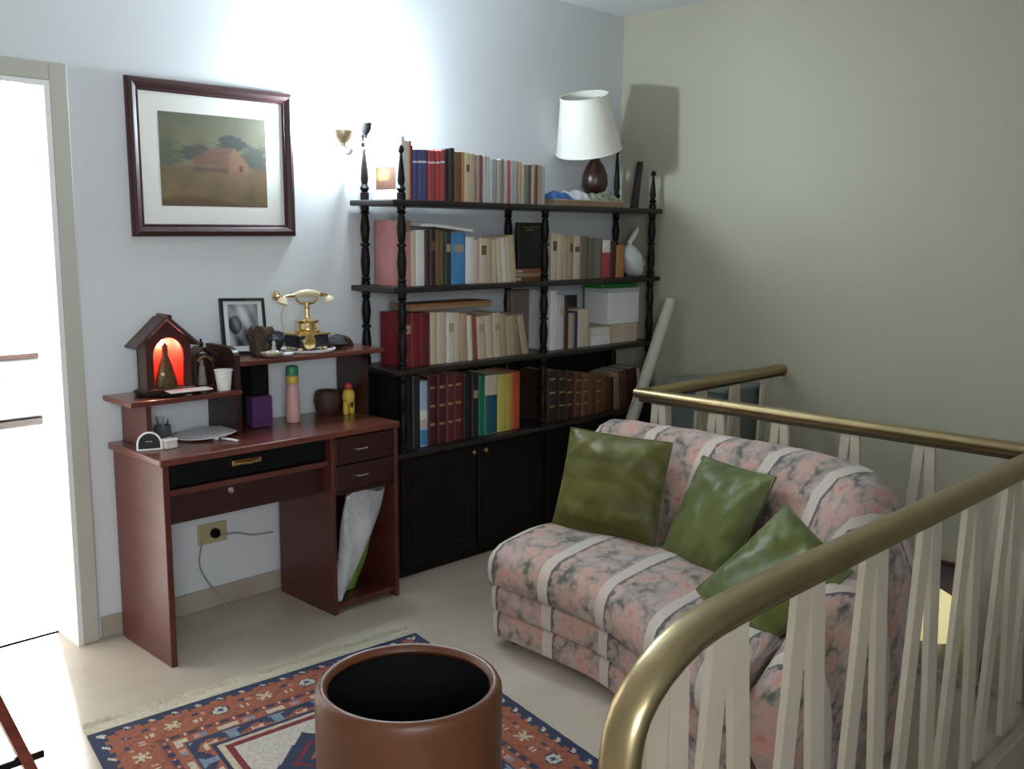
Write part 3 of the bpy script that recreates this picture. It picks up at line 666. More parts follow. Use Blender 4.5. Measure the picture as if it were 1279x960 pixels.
def frame(x0, x1, z0, z1, y, prf, mm, parent):
    cs = [V((x0,y,z0)),V((x1,y,z0)),V((x1,y,z1)),V((x0,y,z1))]; di = [V((1,0,1)),V((-1,0,1)),V((-1,0,-1)),V((1,0,-1))]
    for k in range(4): fr_bar(cs[k], cs[(k+1)%4], di[k], di[(k+1)%4], 0, prf, mm, parent, 'frame_bar')
frame(PX0, PX1, PZ0, PZ1, -.001, [(0,0),(0,.016),(.006,.024),(.018,.027),(.030,.022),(.036,.016),(.042,.017),(.046,.012),(.046,0)], FR, pic)
bm = NB(); box(bm, PX0+.044, PX1-.044, -.008, -.003, PZ0+.044, PZ1-.044); obj('mat_board', bm, mat('off_white_mat', (.70,.69,.64), .7), pic)
def painting(u, v, rnd):
    n1 = math.sin(u*13+v*5)*math.sin(v*11-u*7); n2 = math.sin(u*29+3*math.sin(v*17))*math.sin(v*31+u*9); n3 = math.sin(u*53+4*math.sin(v*23))*math.sin(v*61-u*19)
    def over(c, k, q): q = min(1, max(0, q)); return c*(1-q) + V(k)*q
    c = V((.125,.112,.058)) + V((.022,.022,.009))*n1 + V((.006,.006,.003))*n2                # olive haze
    c = over(c, (.085,.09,.045), (v-.72)*3.2 + .35*n1)
    blob = lambda cx, cy, rx, ry, s: (1 - ((u-cx)/rx)**2 - ((v-cy)/ry)**2 - s*n2 - .2*n3)*2.2
    c = over(c, (.075,.082,.04), blob(.05,.56,.20,.18,.3)*.7)
    c = over(c, (.048,.044,.030), blob(.33,.58,.17,.10,.3)*.85)
    c = over(c, (.042,.052,.034), blob(.88,.55,.15,.18,.3)*.85)
    c = over(c, (.026,.034,.026), blob(.66,.70,.17,.10,.25))
    g = V((.135,.085,.035)) + V((.024,.014,.006))*n1 + V((.010,.006,.003))*n2
    c = over(c, g, (.45 + .015*n2 - v)*30)
    c = over(c, (.085,.045,.020), (.09 + .05*math.sin(u*5) - v)*14)
    ridge = .50 + .17*min(1, max(0, (u-.22)/.28))
    c = over(c, V((.135,.060,.033)) + V((.014,.006,.004))*n2, min((u-.27)*22, (.71-u)*40, (v-.43)*30, (ridge-v)*30))
    c = over(c, (.20,.098,.052), min((u-.62)*40, (.83-u)*40, (v-.36)*30, (.67-abs(u-.69)*1.35-v)*30))
    c = over(c, (.05,.026,.016), min((u-.72)*50, (.775-u)*50, (v-.38)*40, (.47-v)*40))
    c = over(c, V((.085,.040,.023)) + V((.02,.008,.005))*n3, min((u-.28)*25, (.63-u)*30, (v-.35)*18, (.45-v)*25))
    return [max(.008, q + rnd.uniform(-.009,.009)) for q in c]
bm = NB(); lay = bm.loops.layers.float_color.new('pattern'); rnd = random.Random(3); nx, nz = 110, 90
ax, bx_, az, bz = -2.738, -2.289, 1.610, 1.954
vs = [[bm.verts.new((ax+(bx_-ax)*i/nx, -.0086, az+(bz-az)*j/nz)) for j in range(nz+1)] for i in range(nx+1)]
for i in range(nx):
    for j in range(nz):
        f = bm.faces.new((vs[i][j], vs[i+1][j], vs[i+1][j+1], vs[i][j+1])); c = painting((i+.5)/nx, (j+.5)/nz, rnd)
        for l in f.loops: l[lay] = (*c, 1)
obj('canvas', bm, attr_mat('painted_paper', .6), pic)
pic.rotation_euler = (0, math.radians(-.3), 0)

# ------------------------------------------------------------------ things on the desk
LZ = .9256
ptray = thing('oval_tray', 'dark oval tray under the lit shrine on the low desk shelf', 'tray', (-2.815,-.15,LZ))
bm = NB(); vs = lathe(bm, [(.100,0),(.118,.004),(.124,.014),(.119,.014),(.112,.007),(.002,.006)], T(-2.815,-.150,LZ) @ Matrix.Diagonal((1.02,.86,1,1)), 40); obj('tray_body', bm, mat('black_lacquer_tray', (.012,.010,.010), .2), ptray, 40)
# lit house-shaped shrine
sx, sy, sz = -2.820, -.135, LZ+.0075
DW = mat('dark_brown_wood', (.040,.014,.010), .45, noise=((5,40,40), (.06,.022,.015)))
DWR = mat('grey_brown_roof', (.075,.050,.048), .6, noise=((40,5,40), (.045,.028,.026)))
REDP = mat('red_painted_lining', (.75,.035,.02), .5)
sh_ = thing('shrine', 'lit house-shaped wooden shrine glowing red on the low desk shelf', 'shrine', (sx,sy,sz))
W2, D2, HW, HR = .086, .032, .185, .262
bm = NB(); box(bm, sx-W2-.01, sx+W2+.01, sy-D2-.014, sy+D2, sz, sz+.014, .002); obj('base', bm, DW, sh_)
bm = NB(); box(bm, sx-W2, sx-W2+.010, sy-D2, sy+D2, sz+.014, sz+HW); obj('side_wall', bm, DW, sh_)
bm = NB(); box(bm, sx+W2-.010, sx+W2, sy-D2, sy+D2, sz+.014, sz+HW); obj('side_wall', bm, DW, sh_)
bm = NB(); prism(bm, [(sx-W2,sy+D2-.008,sz+.014),(sx+W2,sy+D2-.008,sz+.014),(sx+W2,sy+D2-.008,sz+HW),(sx,sy+D2-.008,sz+HR),(sx-W2,sy+D2-.008,sz+HW)], (0,.008,0)); obj('back_wall', bm, DW, sh_)
# front with arched opening (strip between the outer outline and the arch)
bm = NB(); aw, a0 = .058, sz+.020; asp = sz+.135; rt_ = .064
inner = [(sx-aw, a0)] + [(sx-aw*math.cos(PI*k/16), asp + rt_*math.sin(PI*k/16)) for k in range(17)] + [(sx+aw, a0)]
outer = [(sx-W2, sz+.014)]
for k in range(17):
    x = sx - W2*math.cos(PI*k/16) if 0 < k < 16 else (sx-W2 if k == 0 else sx+W2)
    outer.append((x, sz + HW + (HR-HW)*(1-abs(x-sx)/W2)))
outer.append((sx+W2, sz+.014))
yf = sy - D2
for (o1,i1),(o2,i2) in zip(list(zip(outer,inner)), list(zip(outer,inner))[1:]):
    q = [(o1[0],yf,o1[1]),(o2[0],yf,o2[1]),(i2[0],yf,i2[1]),(i1[0],yf,i1[1])]; prism(bm, q, (0,-.009,0))
bmesh.ops.remove_doubles(bm, verts=bm.verts, dist=1e-5)
obj('arched_front', bm, mat('dark_red_front', (.055,.010,.009), .45), sh_)
# red lining: curved niche
bm = NB()
def niche(u, v):
    a = PI*u; return (sx - (aw+.004)*math.cos(a), sy - D2 + .052*math.sin(a)**.7, sz+.016 + v*(.185))
grid(bm, 20, 8, niche); obj('red_lining', bm, REDP, sh_, 60)
for s in (-1, 1):
    bm = NB(); L = math.hypot(W2+.030, (HR-HW)*(W2+.030)/W2); an = math.degrees(math.atan2(HR-HW, W2))
    vs = box(bm, 0, L, -D2-.022, D2+.004, 0, .010, .001)
    if s > 0: xf(vs, T(sx,sy,sz+HR+.004) @ RY(an))
    else: xf(vs, T(sx,sy,sz+HR+.004) @ RZ(180) @ RY(an)); 
    obj('roof_board', bm, DWR, sh_)
bm = NB(); tube(bm, [(sx,sy-D2-.030,sz+HR+.014),(sx,sy+D2,sz+HR+.014)], .009, 8); obj('ridge', bm, DW, sh_)
# robed figure
bm = NB(); lathe(bm, [(.040,0),(.043,.01),(.036,.04),(.024,.085),(.012,.118),(.011,.125),(.013,.134),(.010,.146),(.012,.150),(.006,.158),(.002,.166)], T(sx,sy-.012,sz+.0145) @ Matrix.Diagonal((1,.48,1,1)), 20)
fig = obj('figure', bm, mat('dull_gold_robe', (.13,.085,.03), .45, metal=.3, noise=((60,60,60), (.05,.035,.015))), sh_, 50)
bm = NB(); box(bm, sx-.030, sx-.018, sy-.038, sy-.034, sz+.062, sz+.072); obj('card', bm, mat('pale_card', (.8,.75,.5), .5), fig)
bm = NB(); ball(bm, (sx, sy+.004, sz+.184), .008); obj('bulb', bm, mat('warm_bulb', (1,1,1), .4, emit=((1,.72,.5), 14)), sh_, 60)
d = bpy.data.lights.new('shrine_light', 'POINT'); d.energy = 2.4; d.color = (1,.62,.42); d.shadow_soft_size = .011
lo = bpy.data.objects.new('shrine_light', d); C.objects.link(lo); lo.location = (sx, sy-.004, sz+.178)
# flat clear dish before the shrine
bm = NB(); vs = box(bm, -.080, .080, -.030, .030, 0, .006, .002); xf(vs, T(-2.775,-.232,LZ+.0135) @ RZ(-4)); box(bm, -2.79, -2.77, -.240, -.222, LZ+.0003, LZ+.0137)
single('glass_dish', 'flat pale glass dish lying in front of the lit shrine', 'dish', bm, mat('pale_glass', (.62,.58,.58), .15), (-2.775,-.232,LZ))
# small second shrine
s2 = thing('small_shrine', 'small dark wooden shrine with a pale figure beside the white cup', 'shrine', (-2.668,-.115,LZ))
x2, y2, z2 = -2.660, -.110, LZ+.0005
bm = NB(); box(bm, x2-.040, x2+.040, y2-.03, y2+.03, z2, z2+.010, .001); box(bm, x2-.040, x2-.032, y2-.025, y2+.03, z2+.01, z2+.120); box(bm, x2+.032, x2+.040, y2-.025, y2+.03, z2+.01, z2+.120); box(bm, x2-.032, x2+.032, y2+.022, y2+.03, z2+.01, z2+.125)
obj('body', bm, DW, s2)
for s in (-1, 1):
    bm = NB(); vs = box(bm, 0, .056, -.042, .034, 0, .007); xf(vs, T(x2,y2,z2+.150) @ (RY(32) if s > 0 else RZ(180) @ RY(32))); obj('roof_board', bm, DW, s2)
bm = NB(); tube(bm, [(x2-.028,y2-.027,z2+.105),(x2-.016,y2-.029,z2+.118),(x2,y2-.030,z2+.122),(x2+.016,y2-.029,z2+.118),(x2+.028,y2-.027,z2+.105)], .006, 8); obj('gilt_arch', bm, mat('dull_gilt', (.30,.17,.07), .4, metal=.5), s2, 60)
bm = NB(); lathe(bm, [(.016,0),(.018,.01),(.013,.045),(.011,.07),(.006,.075),(.009,.085),(.006,.096),(.001,.1)], T(x2,y2-.004,z2+.0105), 14); obj('figure', bm, mat('grey_plaster_figure', (.27,.24,.21), .7), s2, 50)
bm = NB(); ball(bm, (x2, y2-.005, z2+.166), .010); box(bm, x2-.003, x2+.003, y2-.008, y2-.002, z2+.172, z2+.186); obj('finial', bm, GREYM, s2, 50)
# white cup
cup = thing('plastic_cup', 'white disposable plastic cup on the low desk shelf', 'cup', (-2.630,-.222,LZ))
bm = NB(); lathe(bm, [(.024,0),(.0245,.003),(.033,.072),(.0355,.074),(.0355,.077),(.032,.077),(.024,.006),(.001,.005)], T(-2.630,-.222,LZ+.0004), 28); obj('cup_wall', bm, WHITE, cup, 40)
# high shelf: framed photo, rock grotto, dish of shells, telephone on white tray, dark bundle
HZ = 1.0326
fp = thing('photo_frame', 'black framed photograph leaning at the wall on the high desk shelf', 'picture', (-2.45,-.06,HZ))
MF = T(-2.447,-.075,HZ+.001) @ RX(-9) @ RY(2)
bm = NB(); lw, hh = .098, .222
for a in ((-lw,-lw+.012,0,hh),(lw-.012,lw,0,hh),(-lw+.012,lw-.012,0,.012),(-lw+.012,lw-.012,hh-.012,hh)): box(bm, a[0],a[1],-.008,.008,a[2],a[3],.001)
bm.transform(MF); obj('frame', bm, mat('black_frame', (.012,.011,.012), .35), fp)
bm = NB(); box(bm, -lw+.011, lw-.011, -.002, .004, .011, hh-.011); bm.transform(MF); obj('mat_board', bm, mat('photo_mat', (.62,.63,.63), .5), fp)
bm = NB(); lay = bm.loops.layers.float_color.new('pattern'); nx, nz = 40, 50; rnd = random.Random(8)
vs = [[bm.verts.new((-.066+.132*i/nx, -.0026, .032+.165*j/nz)) for j in range(nz+1)] for i in range(nx+1)]
for i in range(nx):
    for j in range(nz):
        u, v = i/nx, j/nz; g = .30 + .18*math.sin(u*6+2)*math.sin(v*5+1) + .10*math.sin(u*15+v*9) - (.22 if (u-.2)**2+(v-.5)**2 < .05 else 0)
        g = max(.03, g - .22*max(0, .55-v)); f = bm.faces.new((vs[i][j], vs[i+1][j], vs[i+1][j+1], vs[i][j+1]))
        for l in f.loops: l[lay] = (g*.95, g*.97, g, 1)
bm.transform(MF); obj('photograph', bm, attr_mat('grey_photograph', .3), fp)
bm = NB(); box(bm, -lw, lw, -.0, .0, 0, .001) if False else box(bm, -.02, .02, .008, .014, .02, .19); bm.transform(MF); obj('back_strut', bm, BLACKT, fp)
def rock(cx, cy, cz, rx, ry, rz_, seed, n=14):
    bm = NB(); vs = ball(bm, (0,0,0), 1, n=n); rnd = random.Random(seed); ph = [rnd.uniform(0,6) for _ in range(6)]
    for v in vs:
        p = v.co.copy(); k = 1 + .16*math.sin(5*p.x+ph[0]) + .14*math.sin(6*p.y+ph[1]) + .14*math.sin(5*p.z+ph[2]) + .08*math.sin(13*p.x+9*p.z+ph[3])
        v.co = V((cx + p.x*rx*k, cy + p.y*ry*k, max(cz, cz + rz_ + p.z*rz_*k)))
    return bm
gr = thing('grotto', 'small rocky grotto figure, brown left and black right, before the framed photograph', 'figurine', (-2.40,-.165,HZ))
obj('brown_rock', rock(-2.425,-.150,HZ+.001,.045,.034,.058,5), mat('brown_rock', (.10,.055,.03), .8, bump=(60,.5), noise=((30,30,30), (.035,.022,.015))), gr, 40)
obj('dark_rock', rock(-2.378,-.160,HZ+.001,.040,.034,.052,9), mat('dark_rock', (.015,.017,.022), .7, bump=(60,.5)), gr, 40)
bm = NB(); lathe(bm, [(.010,0),(.011,.01),(.006,.032),(.008,.040),(.002,.05)], T(-2.400,-.205,HZ+.012), 12); obj('statuette', bm, mat('pale_statuette', (.45,.44,.42), .6), gr, 50)
dsh = thing('shell_dish', 'low dish with pale shells in front of the rocky grotto', 'dish', (-2.40,-.215,HZ))
bm = NB(); lathe(bm, [(.022,0),(.040,.008),(.046,.018),(.042,.018),(.020,.006),(.001,.005)], T(-2.42,-.222,HZ+.0005), 24); obj('dish_body', bm, mat('tan_ceramic', (.40,.33,.24), .35), dsh, 40)
for i, (dx, dy) in enumerate(((-.02,0),(.004,-.012),(.022,.006),(0,.016))): obj('shell', rock(-2.42+dx,-.222+dy,HZ+.010,.013,.010,.007,20+i,8), mat('pale_shell', (.66,.62,.54), .5), dsh, 40)
bm = NB(); lathe(bm, [(.012,0),(.026,.004),(.032,.012),(.029,.012),(.010,.004),(.001,.003)], T(-2.362,-.232,HZ+.0005), 20); single('small_dish', 'small white dish at the front edge of the high desk shelf', 'dish', bm, WHITE, (-2.362,-.232,HZ), smooth=40)
# telephone
wt = thing('serving_tray', 'round white rimmed tray under the antique telephone', 'tray', (-2.19,-.150,HZ))
bm = NB(); lathe(bm, [(.100,0),(.108,.004),(.112,.012),(.107,.012),(.101,.006),(.001,.005)], T(-2.205,-.150,HZ+.0005), 48); obj('tray_body', bm, WHITE, wt, 40)
PZ = HZ + .0065; px_, py_ = -2.205, -.140
ph = thing('antique_telephone', 'ivory and gold antique cradle telephone on the high desk shelf', 'telephone', (px_,py_,PZ))
bm = NB(); box(bm, px_-.072, px_+.072, py_-.055, py_+.055, PZ+.012, PZ+.062, .006, seg=2); obj('base_box', bm, mat('black_marble_base', (.02,.02,.024), .2), ph)
for a in (-1, 1):
    for b in (-1, 1):
        bm = NB(); lathe(bm, [(.006,0),(.012,.004),(.012,.012)], T(px_+a*.058,py_+b*.042,PZ), 12); obj('foot', bm, GOLD, ph, 40)
bm = NB(); box(bm, px_-.077, px_+.077, py_-.060, py_+.060, PZ+.062, PZ+.070, .003, seg=2); obj('base_cap', bm, GOLD, ph)
bm = NB(); lathe(bm, [(.030,0),(.030,.006),(.022,.010),(.008,.012)], T(px_-.025,py_-.055,PZ+.036) @ RX(90), 24); obj('dial', bm, GOLD, ph, 40)
IVORY = mat('ivory', (.72,.62,.42), .35)
bm = NB(); lathe(bm, [(.050,.070),(.052,.078),(.040,.084),(.036,.108),(.046,.113),(.048,.119),(.020,.124),(.010,.134),(.008,.165),(.014,.172),(.009,.180),(.010,.192)], T(px_+.005,py_,PZ), 24); obj('column', bm, GOLD, ph, 40)
bm = NB(); box(bm, px_-.030, px_+.040, py_-.034, py_-.030, PZ+.086, PZ+.106, .001); obj('ivory_panel', bm, IVORY, ph)
bm = NB()
for s in (-1, 1):
    tube(bm, [(px_+.005,py_,PZ+.188),(px_+.005+s*.030,py_,PZ+.190),(px_+.005+s*.048,py_,PZ+.202),(px_+.005+s*.050,py_,PZ+.216)], [.006,.006,.005,.004], 8)
cr_ = obj('cradle', bm, GOLD, ph, 50)
hz = PZ + .222
bm = NB(); tube(bm, [(px_-.055,py_,hz),(px_-.03,py_,hz+.006),(px_+.005,py_,hz+.008),(px_+.04,py_,hz+.006),(px_+.065,py_,hz)], [.010,.014,.016,.014,.010], 12); hs = obj('handset', bm, IVORY, ph, 60)
bm = NB(); tube(bm, [(px_-.055,py_,hz),(px_-.085,py_,hz-.001),(px_-.105,py_,hz-.006)], [.009,.007,.007], 10); tube(bm, [(px_+.065,py_,hz),(px_+.092,py_,hz-.002),(px_+.108,py_,hz-.008)], [.009,.007,.007], 10); obj('gold_neck', bm, GOLD, hs, 60)
bm = NB(); lathe(bm, [(.008,0),(.016,-.010),(.026,-.028),(.024,-.030),(.004,-.024)], T(px_-.100,py_,hz-.004) @ RY(20), 20); obj('mouthpiece', bm, IVORY, hs, 50)
bm = NB(); lathe(bm, [(.008,0),(.018,-.008),(.025,-.020),(.023,-.023),(.004,-.018)], T(px_+.104,py_,hz-.006) @ RY(-20), 20); obj('earpiece', bm, IVORY, hs, 50)
bm = NB(); lathe(bm, [(.003,0),(.016,.004),(.020,.012),(.016,.02)], T(px_-.125,py_+.0,hz+.002) @ RY(-90), 14); obj('end_cap', bm, GOLD, hs, 50)
bm = NB(); tube(bm, [(px_-.10,py_,hz-.03),(px_-.105,py_+.02,hz-.08),(px_-.09,py_+.03,hz-.13),(px_-.07,py_+.05,PZ+.05)], .0025, 6); obj('cord', bm, IVORY, ph, 60)
obj_b = rock(-2.070,-.155,HZ+.001,.046,.035,.026,31); single('dark_pouch', 'black crumpled pouch lying at the right end of the high desk shelf', 'pouch', obj_b, mat('black_cloth', (.015,.013,.013), .7), (-2.07,-.155,HZ), smooth=60)
# desk top items
DZ_ = .7506
ap = thing('arched_photo_frame', 'small white arched frame with a dark picture at the left end of the desk', 'picture', (-2.953,-.265,DZ_))
MA = T(-2.953,-.270,DZ_+.0005) @ RZ(-22) @ RX(-8) @ Matrix.Scale(.76,4)
bm = NB(); N = 18
for k in range(N):
    a0, a1 = PI*k/N, PI*(k+1)/N; R_, r_ = .056, .048
    prism(bm, [(-R_*math.cos(a0),-.005,.028+R_*math.sin(a0)*1.05),(-R_*math.cos(a1),-.005,.028+R_*math.sin(a1)*1.05),(-r_*math.cos(a1),-.005,.028+r_*math.sin(a1)*1.05),(-r_*math.cos(a0),-.005,.028+r_*math.sin(a0)*1.05)], (0,.010,0))
box(bm, -.056, -.048, -.005, .005, 0, .028); box(bm, .048, .056, -.005, .005, 0, .028); box(bm, -.048, .048, -.005, .005, 0, .007)
bmesh.ops.remove_doubles(bm, verts=bm.verts, dist=1e-5); bm.transform(MA); obj('frame', bm, WHITE, ap)
bm = NB(); prism(bm, [(-.049,0,.007),(.049,0,.007)] + [(.049*math.cos(PI*k/14),0,.028+.051*math.sin(PI*k/14)) for k in range(15)], (0,.003,0)); bm.transform(MA); obj('picture', bm, mat('dark_print', (.012,.012,.014), .5, spec=.2), ap)
bm = NB(); box(bm, -.018, .018, 0, .004, 0, .055); bm.transform(T(-2.948,-.256,DZ_+.0005) @ RZ(-22) @ RX(20) @ Matrix.Scale(.6,4)); obj('back_strut', bm, WHITE, ap)
ph2 = thing('pen_holder', 'grey pen holder standing behind the small white box on the desk', 'holder', (-2.852,-.155,DZ_))
bm = NB(); lathe(bm, [(.028,0),(.030,.004),(.030,.058),(.027,.058),(.026,.006),(.001,.005)], T(-2.845,-.150,DZ_+.0004), 24); obj('holder_wall', bm, mat('smoky_plastic', (.10,.10,.11), .3), ph2, 40)
for i, (dx, dy, l) in enumerate(((-.010,.006,.092),(.008,.010,.086),(.012,-.006,.080))):
    bm = NB(); tube(bm, [(-2.845+dx*.6,-.150+dy*.6,DZ_+.007),(-2.845+dx*1.6,-.150+dy*1.6,DZ_+l)], .0032, 8)
    single('pen', ('tallest dark pen in the grey holder on the desk', 'middle dark pen in the grey holder on the desk', 'shortest dark pen in the grey holder on the desk')[i], 'pen', bm, mat('pen_plastic', (.05,.05,.07), .3), (-2.845+dx*.6,-.150+dy*.6,DZ_), group='pens in the grey holder', smooth=40)
sb = thing('small_box', 'small white box lying at the front left of the desk', 'box', (-2.885,-.280,DZ_))
bm = NB(); vs = box(bm, -.024, .024, -.018, .018, 0, .026, .002); bm.transform(T(-2.885,-.280,DZ_+.0004) @ RZ(12)); obj('box_body', bm, mat('cream_card', (.66,.64,.55), .6), sb)
bm = NB(); vs = box(bm, -.0245, .0245, -.0185, .0185, 0, .008, .001); bm.transform(T(-2.885,-.280,DZ_+.0266) @ RZ(12)); obj('box_lid', bm, WHITE, sb)
hf = thing('hand_fan', 'white round hand fan with a short handle lying on the desk', 'fan', (-2.70,-.20,DZ_))
bm = NB(); grid(bm, 28, 3, lambda u, v: (-2.690 + .118*(.02+.98*v)*math.cos(2*PI*u), -.185 + .100*(.02+.98*v)*math.sin(2*PI*u), DZ_+.012 + .006*math.cos(2*PI*u)*v))
g0 = bmesh.ops.extrude_face_region(bm, geom=bm.faces[:]); [setattr(v, 'co', v.co + V((0,0,.003))) for v in g0['geom'] if isinstance(v, bmesh.types.BMVert)]
obj('fan_leaf', bm, mat('white_fan_paper', (.74,.74,.74), .45), hf, 40)
bm = NB(); vs = box(bm, -.008, .008, -.085, .0, .0006, .0075, .002); bm.transform(T(-2.672,-.270,DZ_) @ RZ(10)); vs = box(bm, -2.70, -2.685, -.27, -.10, DZ_+.0004, DZ_+.0115); obj('handle', bm, WHITE, hf)
pb = thing('pleated_box', 'purple ribbed box standing under the raised shelf on the desk', 'box', (-2.44,-.17,DZ_))
bm = NB(); poly = []
for k in range(8): poly += [(0, .002+.0155*k), (-.004, .006+.0155*k), (-.004, .012+.0155*k), (0, .0155*(k+1))]
prism(bm, [(-.040+p, 0, q) for p, q in poly] + [(.040,0,.124),(.040,0,.002)], (0,.055,0)); bm.transform(T(-2.447,-.185,DZ_+.0004) @ RZ(-8)); 
PURP = mat('purple_card', (.085,.022,.105), .45)
obj('box_body', bm, PURP, pb)
for k in range(8):
    bm = NB(); box(bm, -.041, .041, -.0035, .0, .004+.0155*k, .013+.0155*k, .001); bm.transform(T(-2.447,-.185,DZ_+.0004) @ RZ(-8)); obj('rib', bm, PURP, pb)
bt = thing('spray_bottle', 'tall pink bottle with yellow collar and green cap under the high desk shelf', 'bottle', (-2.29,-.165,DZ_))
bm = NB(); vs = lathe(bm, [(.026,0),(.029,.004),(.030,.05),(.026,.10),(.027,.125),(.022,.152),(.018,.160)], T(-2.295,-.165,DZ_+.0004), 24); obj('body', bm, mat('pink_plastic', (.62,.36,.34), .35), bt, 50)
bm = NB(); lathe(bm, [(.0235,.160),(.0245,.163),(.0245,.188),(.022,.192)], T(-2.295,-.165,DZ_+.0004), 24); obj('collar', bm, mat('yellow_plastic', (.62,.40,.06), .4), bt, 40)
bm = NB(); lathe(bm, [(.0245,.192),(.0255,.195),(.0245,.225),(.021,.230)], T(-2.295,-.165,DZ_+.0004), 24); obj('cap', bm, mat('green_plastic', (.04,.24,.13), .4), bt, 40)
bk_ = thing('wicker_pot', 'dark brown round pot standing under the right end of the high desk shelf', 'pot', (-2.10,-.115,DZ_))
bm = NB(); lathe(bm, [(.040,0),(.052,.02),(.058,.055),(.054,.085),(.046,.100),(.042,.100),(.048,.08),(.046,.02),(.001,.01)], T(-2.085,-.105,DZ_+.0004), 28); obj('pot_body', bm, mat('dark_brown_wicker', (.055,.022,.014), .6, bump=(90,.6)), bk_, 40)
tp = thing('toy_figure', 'yellow toy figure with a red head at the right end of the desk', 'toy', (-2.02,-.13,DZ_))
YEL = mat('toy_yellow', (.62,.44,.05), .4)
bm = NB(); lathe(bm, [(.012,0),(.013,.03),(.011,.05)], T(-2.033,-.165,DZ_+.0004), 12); lathe(bm, [(.012,0),(.013,.03),(.011,.05)], T(-2.003,-.165,DZ_+.0004), 12); obj('legs', bm, YEL, tp, 40)
bm = NB(); lathe(bm, [(.020,.046),(.026,.055),(.027,.08),(.022,.10),(.010,.106)], T(-2.018,-.165,DZ_), 16); obj('body', bm, YEL, tp, 50)
bm = NB(); ball(bm, (-2.018,-.165,DZ_+.118), .018); obj('head', bm, mat('toy_red', (.42,.05,.04), .4), tp, 60)
bm = NB(); box(bm, -2.022, -2.014, -.190, -.186, DZ_+.03, DZ_+.05); obj('dark_detail', bm, BLACKT, tp)

# ------------------------------------------------------------------ outlet and cables below the desk
ou = thing('wall_outlet', 'beige wall outlet with a dark plug under the desk', 'outlet', (-2.586,0,.308))
bm = NB(); box(bm, -2.650, -2.522, -.012, -.0006, .268, .352, .004, seg=2); obj('plate', bm, mat('beige_outlet', (.43,.37,.21), .45), ou)
bm = NB(); lathe(bm, [(.020,0),(.021,.012),(.014,.026),(.008,.032)], T(-2.580,-.012,.310) @ RX(90), 18); obj('plug', bm, BLACKT, ou, 40)
CAB = mat('grey_cable', (.30,.30,.32), .5)
def cable(lbl, pts):
    bm = NB(); P = [V(p) for p in pts]; q = []
    for i in range(len(P)-1):
        p0, p1, p2, p3 = P[max(i-1,0)], P[i], P[i+1], P[min(i+2,len(P)-1)]
        for k in range(8):
            t = k/8; q.append(.5*((2*p1)+(p2-p0)*t+(2*p0-5*p1+4*p2-p3)*t*t+(3*p1-p0-3*p2+p3)*t**3))
    q.append(P[-1]); tube(bm, q, .0032, 6); return single('cable', lbl, 'cable', bm, CAB, pts[0], smooth=60)
cable('thin grey cable sagging from the outlet to the pedestal', [(-2.577,-.030,.300),(-2.50,-.045,.30),(-2.42,-.035,.272),(-2.32,-.03,.262)])
cable('thin grey cable hanging from the outlet to the floor', [(-2.635,-.016,.285),(-2.655,-.020,.20),(-2.625,-.022,.12),(-2.575,-.025,.05),(-2.565,-.05,.004)])

# ------------------------------------------------------------------ bags in the desk niche
def bagmesh(x0, x1, z0, z1, y0, y1, seed, sl, rb=.86):
    bm = NB(); ph = [random.Random(seed).uniform(0,6) for _ in range(5)]
    def f(u, v):
        # a sack leaning: wide fold at the top right tapering to the lower left
        L = x0 + (x1-x0)*sl*v; Rr = x1 - (x1-x0)*(1-v)**1.25*rb
        a = 2*PI*u; x = (L+Rr)/2 + (Rr-L)/2*math.cos(a)*(1+.05*math.sin(9*v+ph[0])); 
        y = (y0+y1)/2 + (y1-y0)/2*math.sin(a)*(.55+.45*math.sin(PI*min(.93,max(.08,v))))*(1+.16*math.sin(4*a+8*v+ph[1])+.08*math.sin(11*v+ph[2]))
        return (x, y, z0 + (z1-z0)*v + .012*math.sin(3*a+ph[3])*v)
    vs = grid(bm, 28, 16, f); bmesh.ops.remove_doubles(bm, verts=bm.verts, dist=1e-5)
    for e_i in (0, 16):
        es = [e for e in bm.edges if e.is_boundary]
    bmesh.ops.holes_fill(bm, edges=[e for e in bm.edges if e.is_boundary])
    return bm
single('plastic_bag', 'crumpled silver white plastic bag stuffed in the desk pedestal niche', 'bag', bagmesh(-2.275,-2.0,.046,.475,-.425,-.355,3,.25), mat('silver_white_plastic', (.55,.55,.57), .25, bump=(22,1.0), noise=((7,3,5), (.36,.36,.38), 3)), (-2.13,-.33,.046), smooth=60)
single('plastic_bag', 'green plastic bag behind the silver white bag in the niche', 'bag', bagmesh(-2.25,-1.995,.046,.38,-.350,-.285,6,.45,.45), mat('green_plastic_bag', (.20,.36,.06), .35, bump=(30,.8)), (-2.08,-.22,.046), smooth=60)

